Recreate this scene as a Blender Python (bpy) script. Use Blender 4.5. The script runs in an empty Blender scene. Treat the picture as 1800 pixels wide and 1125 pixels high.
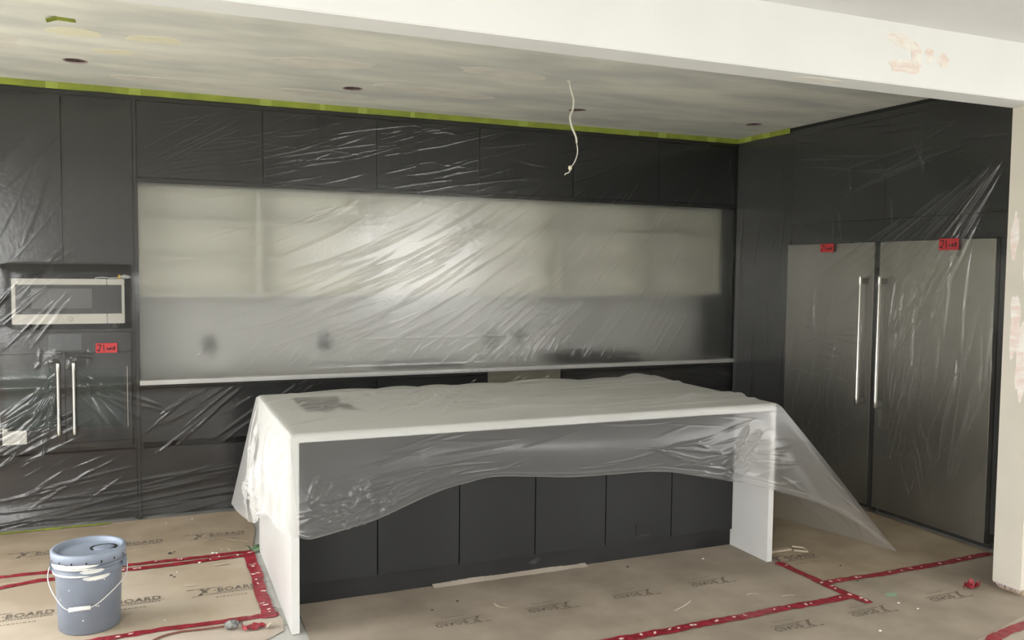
import bpy, bmesh, math, random
import numpy as np
from mathutils import Vector, Matrix, noise

random.seed(7); rng = np.random.default_rng(11)
SC = bpy.context.scene
COL = SC.collection

# ------------------------------------------------------------------ camera
CAM = (-4.6397, -6.0575, 1.6579); YAW, PITCH, ROLL, FPX = -0.39953, -0.05798, 0.01011, 1504.2
fwd = Vector((math.sin(-YAW) * math.cos(PITCH), math.cos(YAW) * math.cos(PITCH), math.sin(PITCH)))
rgt = Vector((math.cos(YAW), math.sin(YAW), 0)); up = rgt.cross(fwd)
r2 = math.cos(ROLL) * rgt + math.sin(ROLL) * up; u2 = -math.sin(ROLL) * rgt + math.cos(ROLL) * up
cd = bpy.data.cameras.new('camera'); cam = bpy.data.objects.new('camera', cd); COL.objects.link(cam)
m = Matrix.Identity(4)
for i in range(3):
    m[i][0] = r2[i]; m[i][1] = u2[i]; m[i][2] = -fwd[i]; m[i][3] = CAM[i]
cam.matrix_world = m
cd.sensor_width = 36; cd.lens = FPX / 1800 * 36; cd.clip_start = .05
SC.camera = cam

# ------------------------------------------------------------------ sky, exposure
SKY = 9.8
w = bpy.data.worlds.new('sky'); SC.world = w; w.use_nodes = True
bg = w.node_tree.nodes['Background']; bg.inputs[0].default_value = (1.0, .99, .985, 1); bg.inputs[1].default_value = SKY
vs = SC.view_settings
SC.display_settings.display_device = 'sRGB'
vs.view_transform = 'Standard'; vs.look = 'None'; vs.gamma = 1; vs.use_curve_mapping = False; vs.exposure = 0.0
SC.cycles.max_bounces = 14; SC.cycles.diffuse_bounces = 7; SC.cycles.transparent_max_bounces = 24; SC.cycles.transmission_bounces = 12

def portal(loc, normal, sx, sy):
    L = bpy.data.lights.new('window_daylight', 'AREA'); L.shape = 'RECTANGLE'; L.size = sx; L.size_y = sy
    L.cycles.is_portal = True
    o = bpy.data.objects.new('window_daylight', L); COL.objects.link(o); o.location = loc
    o.rotation_euler = Vector(normal).to_track_quat('-Z', 'Z').to_euler()
H = 2.793
LW = -6.55            # left wall plane
# openings: patio door of the kitchen, left window of the front room, added rear and right windows
DOOR_K = (-2.75, -0.9, 0.05, 2.35)       # y0,y1,z0,z1 on left wall
WIN_L = (-9.2, -4.4, 0.1, 2.6)
ADDED_WIN_B = (-1.6, 1.4, 1.25, 2.35)           # x0,x1,z0,z1 on the rear wall; unseen, added to give the film highlights
ADDED_WIN_R = (-9.2, -4.6, 0.3, 2.5)            # unseen window added on the front room's right wall to light the beam
RW, BW = 3.0, -9.6
portal((LW - .1, sum(DOOR_K[:2]) / 2, sum(DOOR_K[2:]) / 2), (1, 0, 0), DOOR_K[1] - DOOR_K[0], DOOR_K[3] - DOOR_K[2])
portal((LW - .1, sum(WIN_L[:2]) / 2, sum(WIN_L[2:]) / 2), (1, 0, 0), WIN_L[1] - WIN_L[0], WIN_L[3] - WIN_L[2])

portal((sum(ADDED_WIN_B[:2]) / 2, BW - .1, sum(ADDED_WIN_B[2:]) / 2), (0, 1, 0), ADDED_WIN_B[1] - ADDED_WIN_B[0], ADDED_WIN_B[3] - ADDED_WIN_B[2])
portal((RW + .1, sum(ADDED_WIN_R[:2]) / 2, sum(ADDED_WIN_R[2:]) / 2), (-1, 0, 0), ADDED_WIN_R[1] - ADDED_WIN_R[0], ADDED_WIN_R[3] - ADDED_WIN_R[2])

# ------------------------------------------------------------------ materials
M = {}
def mat(name, col, rough=.6, metal=0., spec=.5, var=0., scale=8., stretch=(1, 1, 1), col2=None, bump=0., bscale=60., detail=4., tint=None):
    """principled with procedural colour variation and fine relief"""
    m = bpy.data.materials.new(name); m.use_nodes = True; nt = m.node_tree; N = nt.nodes; L = nt.links
    b = N['Principled BSDF']; b.inputs['Roughness'].default_value = rough; b.inputs['Metallic'].default_value = metal
    b.inputs['Specular IOR Level'].default_value = spec
    tc = N.new('ShaderNodeTexCoord'); mp = N.new('ShaderNodeMapping'); mp.inputs['Scale'].default_value = stretch
    L.new(tc.outputs['Object'], mp.inputs[0])
    nz = N.new('ShaderNodeTexNoise'); nz.inputs['Scale'].default_value = scale; nz.inputs['Detail'].default_value = detail
    L.new(mp.outputs[0], nz.inputs[0])
    mx = N.new('ShaderNodeMix'); mx.data_type = 'RGBA'
    c2 = col2 or tuple(c * (1 - var) for c in col)
    mx.inputs[6].default_value = (*col, 1); mx.inputs[7].default_value = (*c2, 1)
    rp = N.new('ShaderNodeMapRange'); rp.inputs[1].default_value = .35; rp.inputs[2].default_value = .65
    L.new(nz.outputs[0], rp.inputs[0]); L.new(rp.outputs[0], mx.inputs[0]); L.new(mx.outputs[2], b.inputs['Base Color'])
    if bump:
        n2 = N.new('ShaderNodeTexNoise'); n2.inputs['Scale'].default_value = bscale; n2.inputs['Detail'].default_value = 3
        L.new(mp.outputs[0], n2.inputs[0])
        bp = N.new('ShaderNodeBump'); bp.inputs['Strength'].default_value = bump; bp.inputs['Distance'].default_value = .004
        L.new(n2.outputs[0], bp.inputs['Height']); L.new(bp.outputs[0], b.inputs['Normal'])
    M[name] = m
    return m
def film_mat(name, clear, haze, milky, gloss_r=.16, ior=1.22, rough=.45, hcol=(.8, .8, .79), edge=.2, gmin=.026, gmax=.65):
    """thin polythene: part clear, part forward-scattering (blurs what is far behind it), part milky, thin gloss on top"""
    m = bpy.data.materials.new(name); m.use_nodes = True; nt = m.node_tree; N = nt.nodes; L = nt.links
    N.remove(N['Principled BSDF']); out = N['Material Output']
    tc = N.new('ShaderNodeTexCoord'); n2 = N.new('ShaderNodeTexNoise'); n2.inputs['Scale'].default_value = 45; n2.inputs['Detail'].default_value = 4
    L.new(tc.outputs['Object'], n2.inputs[0])
    bp = N.new('ShaderNodeBump'); bp.inputs['Strength'].default_value = .25; bp.inputs['Distance'].default_value = .003
    L.new(n2.outputs[0], bp.inputs['Height'])
    tr = N.new('ShaderNodeBsdfTransparent'); tr.inputs[0].default_value = (.97, .97, .965, 1)
    ge = N.new('ShaderNodeNewGeometry')
    io = N.new('ShaderNodeMapRange'); io.inputs[3].default_value = ior; io.inputs[4].default_value = 1 / ior
    L.new(ge.outputs['Backfacing'], io.inputs[0])
    rf = N.new('ShaderNodeBsdfRefraction'); rf.distribution = 'BECKMANN'; rf.inputs[0].default_value = (.97, .97, .96, 1); rf.inputs['Roughness'].default_value = rough
    L.new(io.outputs[0], rf.inputs['IOR'])
    df = N.new('ShaderNodeBsdfDiffuse'); df.inputs[0].default_value = (*hcol, 1); tl = N.new('ShaderNodeBsdfTranslucent'); tl.inputs[0].default_value = (*hcol, 1)
    gl = N.new('ShaderNodeBsdfGlossy'); gl.inputs['Roughness'].default_value = gloss_r; gl.inputs[0].default_value = (1, 1, 1, 1)
    L.new(bp.outputs[0], gl.inputs['Normal']); L.new(bp.outputs[0], df.inputs['Normal'])
    m1 = N.new('ShaderNodeMixShader'); m1.inputs[0].default_value = haze / (haze + clear); L.new(tr.outputs[0], m1.inputs[1]); L.new(rf.outputs[0], m1.inputs[2])
    m2 = N.new('ShaderNodeMixShader'); m2.inputs[0].default_value = .5; L.new(df.outputs[0], m2.inputs[1]); L.new(tl.outputs[0], m2.inputs[2])
    m3 = N.new('ShaderNodeMixShader'); 
    fc = N.new('ShaderNodeLayerWeight'); fc.inputs['Blend'].default_value = .5; L.new(bp.outputs[0], fc.inputs['Normal'])
    mr = N.new('ShaderNodeMapRange'); mr.inputs[1].default_value = .22; mr.inputs[2].default_value = .9; mr.inputs[3].default_value = milky; mr.inputs[4].default_value = milky + edge
    L.new(fc.outputs['Facing'], mr.inputs[0]); L.new(mr.outputs[0], m3.inputs[0]); L.new(m1.outputs[0], m3.inputs[1]); L.new(m2.outputs[0], m3.inputs[2])
    fr = N.new('ShaderNodeFresnel'); fr.inputs[0].default_value = 1.5; L.new(bp.outputs[0], fr.inputs['Normal'])
    # a thin sheet seen from behind is no denser than from the front
    lw = N.new('ShaderNodeLayerWeight'); lw.inputs['Blend'].default_value = .34; L.new(bp.outputs[0], lw.inputs['Normal'])
    fm = N.new('ShaderNodeMapRange'); fm.inputs[3].default_value = gmin; fm.inputs[4].default_value = gmax
    L.new(lw.outputs['Fresnel'], fm.inputs[0])
    m4 = N.new('ShaderNodeMixShader'); L.new(fm.outputs[0], m4.inputs[0]); L.new(m3.outputs[0], m4.inputs[1]); L.new(gl.outputs[0], m4.inputs[2])
    L.new(m4.outputs[0], out.inputs[0]); M[name] = m
    return m
mat('cab', (.024, .0248, .0248), .55, spec=.3, var=.18, scale=3, bump=.06, bscale=300, stretch=(1, 1, .2))
mat('cab_kick', (.014, .014, .014), .5, var=.4, scale=6)
mat('quartz', (.66, .66, .645), .35, var=.08, scale=3)
mat('white_shelf', (.84, .83, .755), .5, var=.05)
mat('backsplash', (.72, .72, .70), .35, var=.1, scale=2)
mat('wall_paint', (.82, .82, .81), .75, var=.04, scale=2, bump=.08, bscale=120)
mat('beam_paint', (.80, .80, .795), .8, var=.03, scale=3, bump=.08, bscale=150)
mat('near_ceiling', (.74, .73, .73), .9, var=.06, scale=2)
mat('ceil', (.89, .88, .80), .9, col2=(.64, .645, .61), scale=2.0, stretch=(.6, 1.7, 1), detail=6)
mat('jamb', (.62, .585, .505), .8, var=.06, scale=4, bump=.1)
mat('wall_grey', (.56, .555, .54), .8, var=.05, scale=2)
mat('spackle', (.90, .86, .68), .9, var=.08, scale=9)
mat('spackle_pale', (.85, .82, .75), .9, var=.1, scale=9)
mat('spackle_pink', (.77, .63, .58), .9, col2=(.84, .82, .78), scale=14, stretch=(1, 1, 2.5), detail=6)
mat('steel', (.39, .375, .335), .40, metal=1., var=.08, scale=6, stretch=(1, 1, .15))
mat('chrome', (.56, .545, .50), .28, metal=1.)
mat('silver', (.50, .48, .43), .45, metal=.2, var=.04)
mat('black_glass', (.02, .02, .02), .12)
mat('black_dull', (.012, .012, .012), .6)
mat('grey_glass', (.085, .085, .08), .25)
mat('window_glass', (.022, .035, .033), .15, spec=.3)
mat('display', (.055, .065, .07), .2)
mat('oven_black', (.022, .022, .023), .4, spec=.3)
mat('tag_red', (.45, .035, .04), .6, var=.15)
mat('ink', (.01, .01, .01), .7)
mat('sticker', (.55, .54, .50), .6)
mat('sticker_ink', (.45, .44, .40), .7)
mat('green_tape', (.33, .39, .055), .6, var=.25, scale=7, bump=.2)
mat('green_tape_double', (.42, .50, .10), .6, var=.15, scale=9, bump=.2)
mat('board', (.40, .325, .235), .85, col2=(.31, .245, .17), scale=3.5, detail=8, bump=.15, bscale=40)
mat('board_front', (.385, .325, .26), .85, col2=(.275, .23, .18), scale=3, detail=8, bump=.15, bscale=40)
mat('board_lit', (.50, .43, .34), .85, col2=(.38, .31, .225), scale=2.2, detail=8, bump=.15, bscale=40)  # paler board: door light around the bucket put into the colour
mat('board_pale', (.50, .44, .37), .85, col2=(.41, .35, .285), scale=3, detail=8, bump=.15, bscale=40)
mat('print_ink', (.085, .072, .06), .8, col2=(.24, .195, .15), scale=24)
mat('red_tape', (.33, .022, .038), .38, col2=(.22, .014, .024), scale=22, bump=.9, bscale=55)
mat('tape_glint', (.80, .62, .58), .5)
mat('tile', (.53, .53, .50), .5, var=.1, scale=4)
mat('tile_joint', (.17, .16, .15), .8)
mat('bucket', (.185, .215, .265), .45, var=.16, scale=9, bump=.1, bscale=30)
mat('lid', (.26, .305, .385), .42, var=.14, scale=9, bump=.1, bscale=30)
mat('paint_smear', (.75, .75, .70), .7, col2=(.55, .57, .57), scale=18)
mat('bail', (.72, .72, .70), .35, metal=.6)
mat('grip', (.82, .82, .80), .5)
mat('cable_white', (.72, .69, .60), .55)
mat('wire_nut', (.80, .76, .58), .5)
mat('brown_cord', (.16, .055, .035), .5)
mat('plug_grey', (.30, .31, .30), .35, col2=(.06, .06, .06), scale=60)
mat('can_inside', (.17, .12, .12), .7, var=.6, scale=20)
mat('can_rim', (.45, .36, .34), .8)
mat('leaf', (.13, .22, .12), .5, var=.3, scale=30)
mat('shaving', (.80, .75, .60), .7)
mat('chip_white', (.85, .84, .80), .7)
mat('dark_chip', (.04, .035, .03), .8)
mat('card', (.50, .42, .32), .8, var=.1)
mat('outlet', (.10, .10, .10), .5)
mat('outlet_green', (.12, .17, .14), .5)
mat('yellow_tip', (.75, .50, .10), .5)
mat('pouch', (.70, .72, .72), .3, var=.3, scale=60)
mat('grey_panel', (.13, .126, .115), .5, var=.2, scale=8)
mat('dishwasher', (.30, .28, .22), .4, metal=.2)
mat('bounce_ground', (.50, .505, .42), .95, var=.4, scale=3)
mat('frame_white', (.8, .8, .78), .5)
mat('scuff', (.045, .05, .05), .7, var=.4, scale=30)
mat('green_smudge', (.25, .40, .28), .8)
film_mat('film', clear=.85, haze=.10, milky=.010, ior=1.15, rough=.5, edge=.34)
film_mat('film_frosted', clear=.10, haze=.80, milky=.07, ior=1.25, rough=.62, edge=.05, gmin=.01)
film_mat('film_drape', clear=.62, haze=.26, milky=.11, ior=1.2, rough=.55, gloss_r=.24, hcol=(.92, .915, .90), edge=.38, gmin=.03, gmax=.26)

# ------------------------------------------------------------------ helpers
def obj(name, bm, material, parent=None, smooth=False):
    me = bpy.data.meshes.new(name)
    bmesh.ops.recalc_face_normals(bm, faces=bm.faces) if not smooth == 'keep' else None
    bm.to_mesh(me); bm.free()
    if smooth:
        for p in me.polygons: p.use_smooth = True
    me.materials.append(M[material])
    o = bpy.data.objects.new(name, me); COL.objects.link(o)
    if parent: attach(o, parent)
    return o
def attach(o, parent):
    """child meshes are made in world coordinates"""
    o.parent = parent
    w = Vector((0, 0, 0)); q = parent
    while q: w += q.location; q = q.parent
    o.location = -w
def thing(name, label, cat, loc=(0, 0, 0), group=None):
    o = bpy.data.objects.new(name, None); COL.objects.link(o); o.location = loc; o.empty_display_size = .1
    o['label'] = label; o['category'] = cat
    if group: o['group'] = group
    return o
def tag(o, label, cat, group=None):
    o['label'] = label; o['category'] = cat
    if group: o['group'] = group
    return o
def struct(o):
    o['kind'] = 'structure'; return o
def box(bm, x0, x1, y0, y1, z0, z1, bev=0.):
    vs_ = [bm.verts.new((x, y, z)) for x in (x0, x1) for y in (y0, y1) for z in (z0, z1)]
    fs = [(0, 1, 3, 2), (4, 6, 7, 5), (0, 4, 5, 1), (2, 3, 7, 6), (0, 2, 6, 4), (1, 5, 7, 3)]
    ff = [bm.faces.new([vs_[i] for i in f]) for f in fs]
    if bev:
        ed = list({e for f in ff for e in f.edges})
        bmesh.ops.bevel(bm, geom=ed, offset=bev, segments=2, affect='EDGES')
    return bm
def B(*a, bev=0.): return box(bmesh.new(), *a, bev=bev)
def boxes(*l, bev=0.):
    bm = bmesh.new()
    for a in l: box(bm, *a, bev=bev)
    return bm
def tube(bm, pts, r, seg=8, cap=True):
    pts = [Vector(p) for p in pts]; rings = []
    for i, p in enumerate(pts):
        d = (pts[min(i + 1, len(pts) - 1)] - pts[max(i - 1, 0)]).normalized()
        a = d.orthogonal().normalized() if i == 0 else (rings_a - d * rings_a.dot(d)).normalized()
        rings_a = a; b = d.cross(a); rr = r[i] if isinstance(r, (list, tuple)) else r
        rings.append([bm.verts.new(p + rr * (math.cos(t) * a + math.sin(t) * b)) for t in [2 * math.pi * k / seg for k in range(seg)]])
    for A, C in zip(rings, rings[1:]):
        for k in range(seg): bm.faces.new((A[k], A[(k + 1) % seg], C[(k + 1) % seg], C[k]))
    if cap: bm.faces.new(rings[0][::-1]); bm.faces.new(rings[-1])
    return bm
def T(pts, r, seg=8): return tube(bmesh.new(), pts, r, seg)
def lathe(prof, c, seg=48):
    bm = bmesh.new(); rings = []
    for r, z in prof:
        if r < 1e-6: rings.append([bm.verts.new((c[0], c[1], c[2] + z))])
        else: rings.append([bm.verts.new((c[0] + r * math.cos(2 * math.pi * k / seg), c[1] + r * math.sin(2 * math.pi * k / seg), c[2] + z)) for k in range(seg)])
    for A, C in zip(rings, rings[1:]):
        for k in range(seg):
            l = (k + 1) % seg
            if len(A) == 1 and len(C) == 1: continue
            if len(A) == 1: bm.faces.new((A[0], C[l], C[k]))
            elif len(C) == 1: bm.faces.new((A[k], A[l], C[0]))
            else: bm.faces.new((A[k], A[l], C[l], C[k]))
    return bm
def smoothpath(pts, n=8):
    P = [Vector(p) for p in pts]; out = []
    for i in range(len(P) - 1):
        p0, p1, p2, p3 = P[max(i - 1, 0)], P[i], P[i + 1], P[min(i + 2, len(P) - 1)]
        for k in range(n):
            t = k / n
            out.append(.5 * ((2 * p1) + (p2 - p0) * t + (2 * p0 - 5 * p1 + 4 * p2 - p3) * t * t + (3 * p1 - p0 - 3 * p2 + p3) * t ** 3))
    return out + [P[-1]]
def blob(plane, cx, cy, rx, ry, at, t, rot=0., rough=.25, seed=0, n=40, square=2.):
    """thin irregular patch; plane 'z' (under a ceiling / on a floor), 'y' or 'x' (on a wall)"""
    bm = bmesh.new(); lo, hi = [], []
    for k in range(n):
        a = 2 * math.pi * k / n
        ca, sa = math.cos(a), math.sin(a)
        q = (abs(ca) ** square + abs(sa) ** square) ** (-1 / square)
        rr = q * (1 + rough * noise.noise(Vector((ca * 1.6 + seed * 7.1, sa * 1.6, seed * 3.3))))
        u, v = rx * rr * ca, ry * rr * sa
        u, v = u * math.cos(rot) - v * math.sin(rot), u * math.sin(rot) + v * math.cos(rot)
        for lst, d in ((lo, 0), (hi, t)):
            p = {'z': (cx + u, cy + v, at + d), 'y': (cx + u, at + d, cy + v), 'x': (at + d, cx + u, cy + v)}[plane]
            lst.append(bm.verts.new(p))
    bm.faces.new(lo); bm.faces.new(hi[::-1])
    for k in range(n): l = (k + 1) % n; bm.faces.new((lo[k], lo[l], hi[l], hi[k]))
    return bm

# ------------------------------------------------------------------ room shell
def wall_with_opening(axis, at, th, a0, a1, op):
    """wall slab from a0..a1 with rectangular openings list (b0,b1,z0,z1)"""
    bm = bmesh.new()
    def seg(u0, u1, z0, z1):
        if u1 - u0 < 1e-4 or z1 - z0 < 1e-4: return
        if axis == 'x': box(bm, at, at + th, u0, u1, z0, z1)
        else: box(bm, u0, u1, at, at + th, z0, z1)
    cur = a0
    for b0, b1, z0, z1 in sorted(op):
        seg(cur, b0, 0, H); seg(b0, b1, 0, z0); seg(b0, b1, z1, H); cur = b1
    seg(cur, a1, 0, H)
    return bm
fl = struct(obj('floor', B(LW - .2, RW + .2, BW - .2, .9, -.12, -.004), 'tile'))
# joints of the grey floor tiles, only a strip of tile shows beside the island
bmj = bmesh.new()
for y in (-2.06, -1.46, -.86): box(bmj, -4.25, -3.9, y, y + .004, -.0042, -.0034)
box(bmj, -4.006, -4.002, -3.4, -.1, -.0042, -.0034)
obj('tile_joint', bmj, 'tile_joint', fl)
struct(obj('wall_back', B(LW - .2, .85, .66, .86, 0, H), 'wall_paint'))
struct(obj('wall_left', wall_with_opening('x', LW - .2, .2, BW - .2, .66, [DOOR_K, WIN_L]), 'wall_paint'))
struct(obj('wall_rear', wall_with_opening('y', BW - .2, .2, LW, RW + .2, [ADDED_WIN_B]), 'wall_grey'))
struct(obj('wall_right', wall_with_opening('x', RW, .2, BW, -2.94, [ADDED_WIN_R]), 'wall_paint'))
struct(obj('wall_kitchen_right', B(.68, .85, -2.94, .66, 0, H), 'wall_paint'))
# patio door, left window, and the added rear and right windows, outside the picture
def window(name, axis, at, a0, a1, z0, z1, n, fw=.06):
    bm = bmesh.new()
    def bar(u0, u1, v0, v1):
        if axis == 'x': box(bm, at - .03, at + .03, u0, u1, v0, v1)
        else: box(bm, u0, u1, at - .03, at + .03, v0, v1)
    bar(a0, a1, z0, z0 + fw); bar(a0, a1, z1 - fw, z1)
    for k in range(n + 1):
        c = a0 + (a1 - a0 - fw) * k / n; bar(c, c + fw, z0 + fw, z1 - fw)
    return struct(obj(name, bm, 'frame_white'))
window('door_1', 'x', LW - .12, *DOOR_K, 2)
window('window_1', 'x', LW - .12, *WIN_L, 3)
window('added_window_rear', 'y', BW - .12, *ADDED_WIN_B, 2)
window('added_window_right', 'x', RW + .12, *ADDED_WIN_R, 3)
struct(obj('bounce_ground', B(-40, 40, -40, 40, -.5, -.3), 'bounce_ground'))  # unseen ground added outside, kept pale to bounce daylight onto the ceiling

# ceiling with four round cut-outs
HOLES = [(-5.01, -.671), (-3.449, -.612), (-1.842, -.583), (-.362, -.655)]
def plate_with_holes(x0, x1, y0, y1, z, holes, r, seg=28):
    bm = bmesh.new(); ed = []
    def loop(pts):
        v = [bm.verts.new((*p, z)) for p in pts]
        for i in range(len(v)): ed.append(bm.edges.new((v[i], v[(i + 1) % len(v)])))
    loop([(x0, y0), (x1, y0), (x1, y1), (x0, y1)])
    for c in holes: loop([(c[0] + r * math.cos(2 * math.pi * k / seg), c[1] + r * math.sin(2 * math.pi * k / seg)) for k in range(seg)])
    bmesh.ops.triangle_fill(bm, use_beauty=True, use_dissolve=False, edges=ed)
    return bm
HR = .056
bm = plate_with_holes(LW, .68, -2.945, .66, H, HOLES, HR)
ext = bmesh.ops.extrude_face_region(bm, geom=list(bm.faces))
for v in ext['geom']:
    if isinstance(v, bmesh.types.BMVert): v.co.z += .016
ceil = struct(obj('ceiling', bm, 'ceil'))
struct(obj('ceiling_front_room', B(LW, RW, BW, -3.1, H, H + .016), 'near_ceiling'))
struct(obj('roof_slab', B(LW - .2, RW + .2, BW - .2, .86, H + .16, H + .3), 'near_ceiling'))
for i, (x, y) in enumerate(HOLES):
    lab = ['empty recessed light opening in the ceiling before the oven cabinet',
           'empty recessed light opening in the ceiling before the second upper cabinet door',
           'empty recessed light opening in the ceiling just behind the hanging cable',
           'empty recessed light opening in the ceiling near the corner of the tall cabinets'][i]
    t = thing('light_opening', lab, 'ceiling opening', (x, y, H), 'empty recessed light openings')
    obj('can', lathe([(HR - .001, .004), (HR - .001, .13), (0, .13)], (x, y, H), 28), 'can_inside', t, True)
    obj('rim', lathe([(HR - .0005, .012), (HR - .0005, -.001), (HR + .007, -.0015), (HR + .009, .0)], (x, y, H), 28), 'can_rim', t, True)
    obj('spring_clip', B(x - .012, x + .004, y - .03, y + .035, H + .03, H + .04), 'chrome', t)
# filler patches on the kitchen ceiling
for (x, y, rx, ry, rot, mt, sq) in [(-4.963, -1.319, .125, .075, -.12, 'spackle', 2.4), (-4.606, -1.339, .125, .062, -.1, 'spackle', 3.5),
        (-4.80, -.98, .11, .05, -.1, 'spackle', 2.2), (-4.62, -.95, .1, .06, .1, 'spackle_pale', 2), (-4.55, -.33, .28, .09, 0, 'spackle_pale', 2),
        (-3.55, -.36, .32, .1, .05, 'spackle_pale', 2), (-2.9, -.75, .4, .1, .1, 'spackle_pale', 2), (-3.75, -1.2, .3, .12, -.2, 'spackle_pale', 2),
        (-2.75, -1.4, .28, .1, .15, 'spackle_pale', 2), (-5.45, -1.0, .2, .25, 0, 'spackle_pale', 2)]:
    obj('filler_patch', blob('z', x, y, rx, ry, H - .0012, .0014, rot, .3, x * 3 + y, square=sq), mt, ceil)
# dropped beam and the wall end on the right
beam = struct(obj('beam', B(LW, RW, -3.10, -2.94, 2.518, H + .02, bev=.004), 'beam_paint'))
for (x, z, rx, rz, rot, s) in [(-1.48, 2.715, .095, .03, -.12, 1), (-1.47, 2.605, .105, .03, .05, 2), (-1.395, 2.66, .03, .06, .3, 5), (-1.31, 2.672, .024, .034, 0, 3), (-1.225, 2.655, .035, .03, 0, 4)]:
    obj('filler_smear', blob('y', x, z, rx, rz, -3.1008 - .0003 * s, .002, rot, .45, s), 'spackle_pink', beam)
obj('filler_smear', blob('z', -1.9, -3.02, .12, .035, 2.5168, .0014, 0, .4, 9), 'spackle_pale', beam)
JX = -.535
jamb = struct(obj('wall_end', B(JX, RW, -3.10, -2.94, .035, 2.5185, bev=.003), 'jamb'))
for (y, z, ry, rz, s) in [(-2.985, 1.86, .022, .12, 1), (-3.01, 1.40, .03, .16, 2), (-3.05, 1.25, .03, .2, 3), (-3.06, 1.75, .02, .14, 4)]:
    obj('filler_smear', blob('x', y, z, ry, rz, JX - .0008 - .0003 * s, .002, 0, .45, s), 'spackle_pink', jamb)
bm = bmesh.new()
for k in range(26):                                         # torn lower edge of the plasterboard
    y = -2.945 - .155 * k / 26; box(bm, JX + .002 + random.uniform(0, .01), JX + .016, y - .0075, y, .035 - random.uniform(.004, .02), .037)
obj('torn_edge', bm, 'can_rim', jamb)
struct(obj('sole_plate', B(JX + .03, RW, -3.09, -2.95, 0, .036), 'board'))
# ------------------------------------------------------------------ floor protection boards
_fc = {}
def text_mesh(body, size, off):
    k = (body, size)
    if k in _fc: return _fc[k]
    c = bpy.data.curves.new('lettering', 'FONT'); c.body = body; c.size = size; c.offset = off; c.resolution_u = 3; c.space_character = 1.12
    o = bpy.data.objects.new('lettering', c); COL.objects.link(o); bpy.context.view_layer.update()
    me = bpy.data.meshes.new_from_object(o.evaluated_get(bpy.context.evaluated_depsgraph_get()))
    bpy.data.objects.remove(o); _fc[k] = me
    return me
def logo_bm():
    """X-BOARD word mark, origin at its lower right end, reading along +x"""
    bm = bmesh.new()
    bm.from_mesh(text_mesh('BOARD', .078, .0035))
    xs = [v.co.x for v in bm.verts]; wd = max(xs) - min(xs)
    for v in bm.verts: v.co.x = (v.co.x - min(xs)) * .232 / wd - .232; v.co.z = 0
    b2 = bmesh.new()
    def quad(*p): b2.faces.new([b2.verts.new((*q, 0)) for q in p])
    quad((-.345, -.03), (-.325, -.03), (-.267, .068), (-.287, .068))               # the big X
    quad((-.33, .068), (-.31, .068), (-.285, .0), (-.305, .0))
    quad((-.40, .078), (-.20, .078), (-.215, .068), (-.40, .068))                   # bar over the X
    quad((-.252, .022), (-.238, .022), (-.238, .034), (-.252, .034))               # hyphen
    quad((-.375, -.05), (-.31, -.032), (-.31, -.024), (-.375, -.04))
    quad((-.24, -.012), (.02, -.012), (.02, -.009), (-.24, -.009))                   # ruled line and fine print
    x = -.30
    rr = random.Random(3)
    while x < 0: d = rr.uniform(.006, .014); quad((x, -.034), (x + d, -.034), (x + d, -.02), (x, -.02)); x += d + .005
    x = -.25
    while x < -.08: d = rr.uniform(.006, .02); quad((x, -.094), (x + d, -.094), (x + d, -.084), (x, -.084)); x += d + .007
    me = bpy.data.meshes.new('tmp'); b2.to_mesh(me); b2.free(); bm.from_mesh(me); bpy.data.meshes.remove(me)
    return bm
_l = logo_bm(); logo_me = bpy.data.meshes.new('printed_logo'); _l.to_mesh(logo_me); _l.free(); logo_me.materials.append(M['print_ink'])
def sheet(label, poly, z, mt, logos, amp=.0012):
    """board sheet from an outline; subdivided so that it can lie a little wavy"""
    bm = bmesh.new(); lo = [bm.verts.new((x, y, z)) for x, y in poly]; f = bm.faces.new(lo)
    g = bmesh.ops.extrude_face_region(bm, geom=[f])
    for v in g['geom']:
        if isinstance(v, bmesh.types.BMVert): v.co.z += .0018
    o = tag(obj('floor_board', bm, mt), label, 'floor board', 'floor protection boards')
    for (x, y, rot) in logos:
        l = bpy.data.objects.new('printed_logo', logo_me); COL.objects.link(l); l.parent = o
        l.location = (x, y, z + .0024); l.rotation_euler = (0, 0, rot); k_ = .88 if rot == 0 else .66; l.scale = (k_, k_, 1)
    return o
def jag(x0, y0, x1, y1, n=12, a=.008):
    return [(x0 + (x1 - x0) * k / n + random.uniform(-a, a), y0 + (y1 - y0) * k / n + random.uniform(-a, a)) for k in range(n)]
P = .4733
sheet('brown floor board printed with logos along the foot of the oven cabinet', [(-6.4, -.985), (-4.12, -.985), (-4.05, -.5), (-4.05, -.03), (-6.4, -.03)], 0.,
      'board', [(-4.119 - P * k, -.56, 0) for k in range(4)])
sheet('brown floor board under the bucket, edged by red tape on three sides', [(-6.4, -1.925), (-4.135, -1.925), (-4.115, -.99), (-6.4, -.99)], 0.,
      'board_lit', [(-4.14 - P * k, -1.525, 0) for k in range(4)])
sheet('pale floor board beneath the brown cord and its plug', [(-6.4, -3.6), (-4.35, -3.6), (-4.3, -2.25), (-4.17, -2.19), (-4.10, -2.13), (-4.085, -2.0), (-4.10, -1.93), (-6.4, -1.93)], 0.0004,
      'board_pale', [])
front_edge = [(-4.0, -1.90)] + jag(-3.98, -1.852, -1.43, -1.845, 24, .006)
sheet('floor board with upside-down logos along the front of the island', [(-4.02, -2.765), (-1.352, -2.765), (-1.352, -2.24), (-1.41, -1.80)] + front_edge[::-1], 0.0002,
      'board_front', [(x, -2.325, math.pi) for x in (-3.44, -2.967, -2.494, -2.02)])
sheet('floor board lying between the island end and the steel fridge doors', [(-1.345, -2.57), (-.02, -2.57), (-.02, -.05), (-1.0, -.05), (-1.345, -1.2)], 0.,
      'board', [(-1.05, -2.2, 0)])
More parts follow.
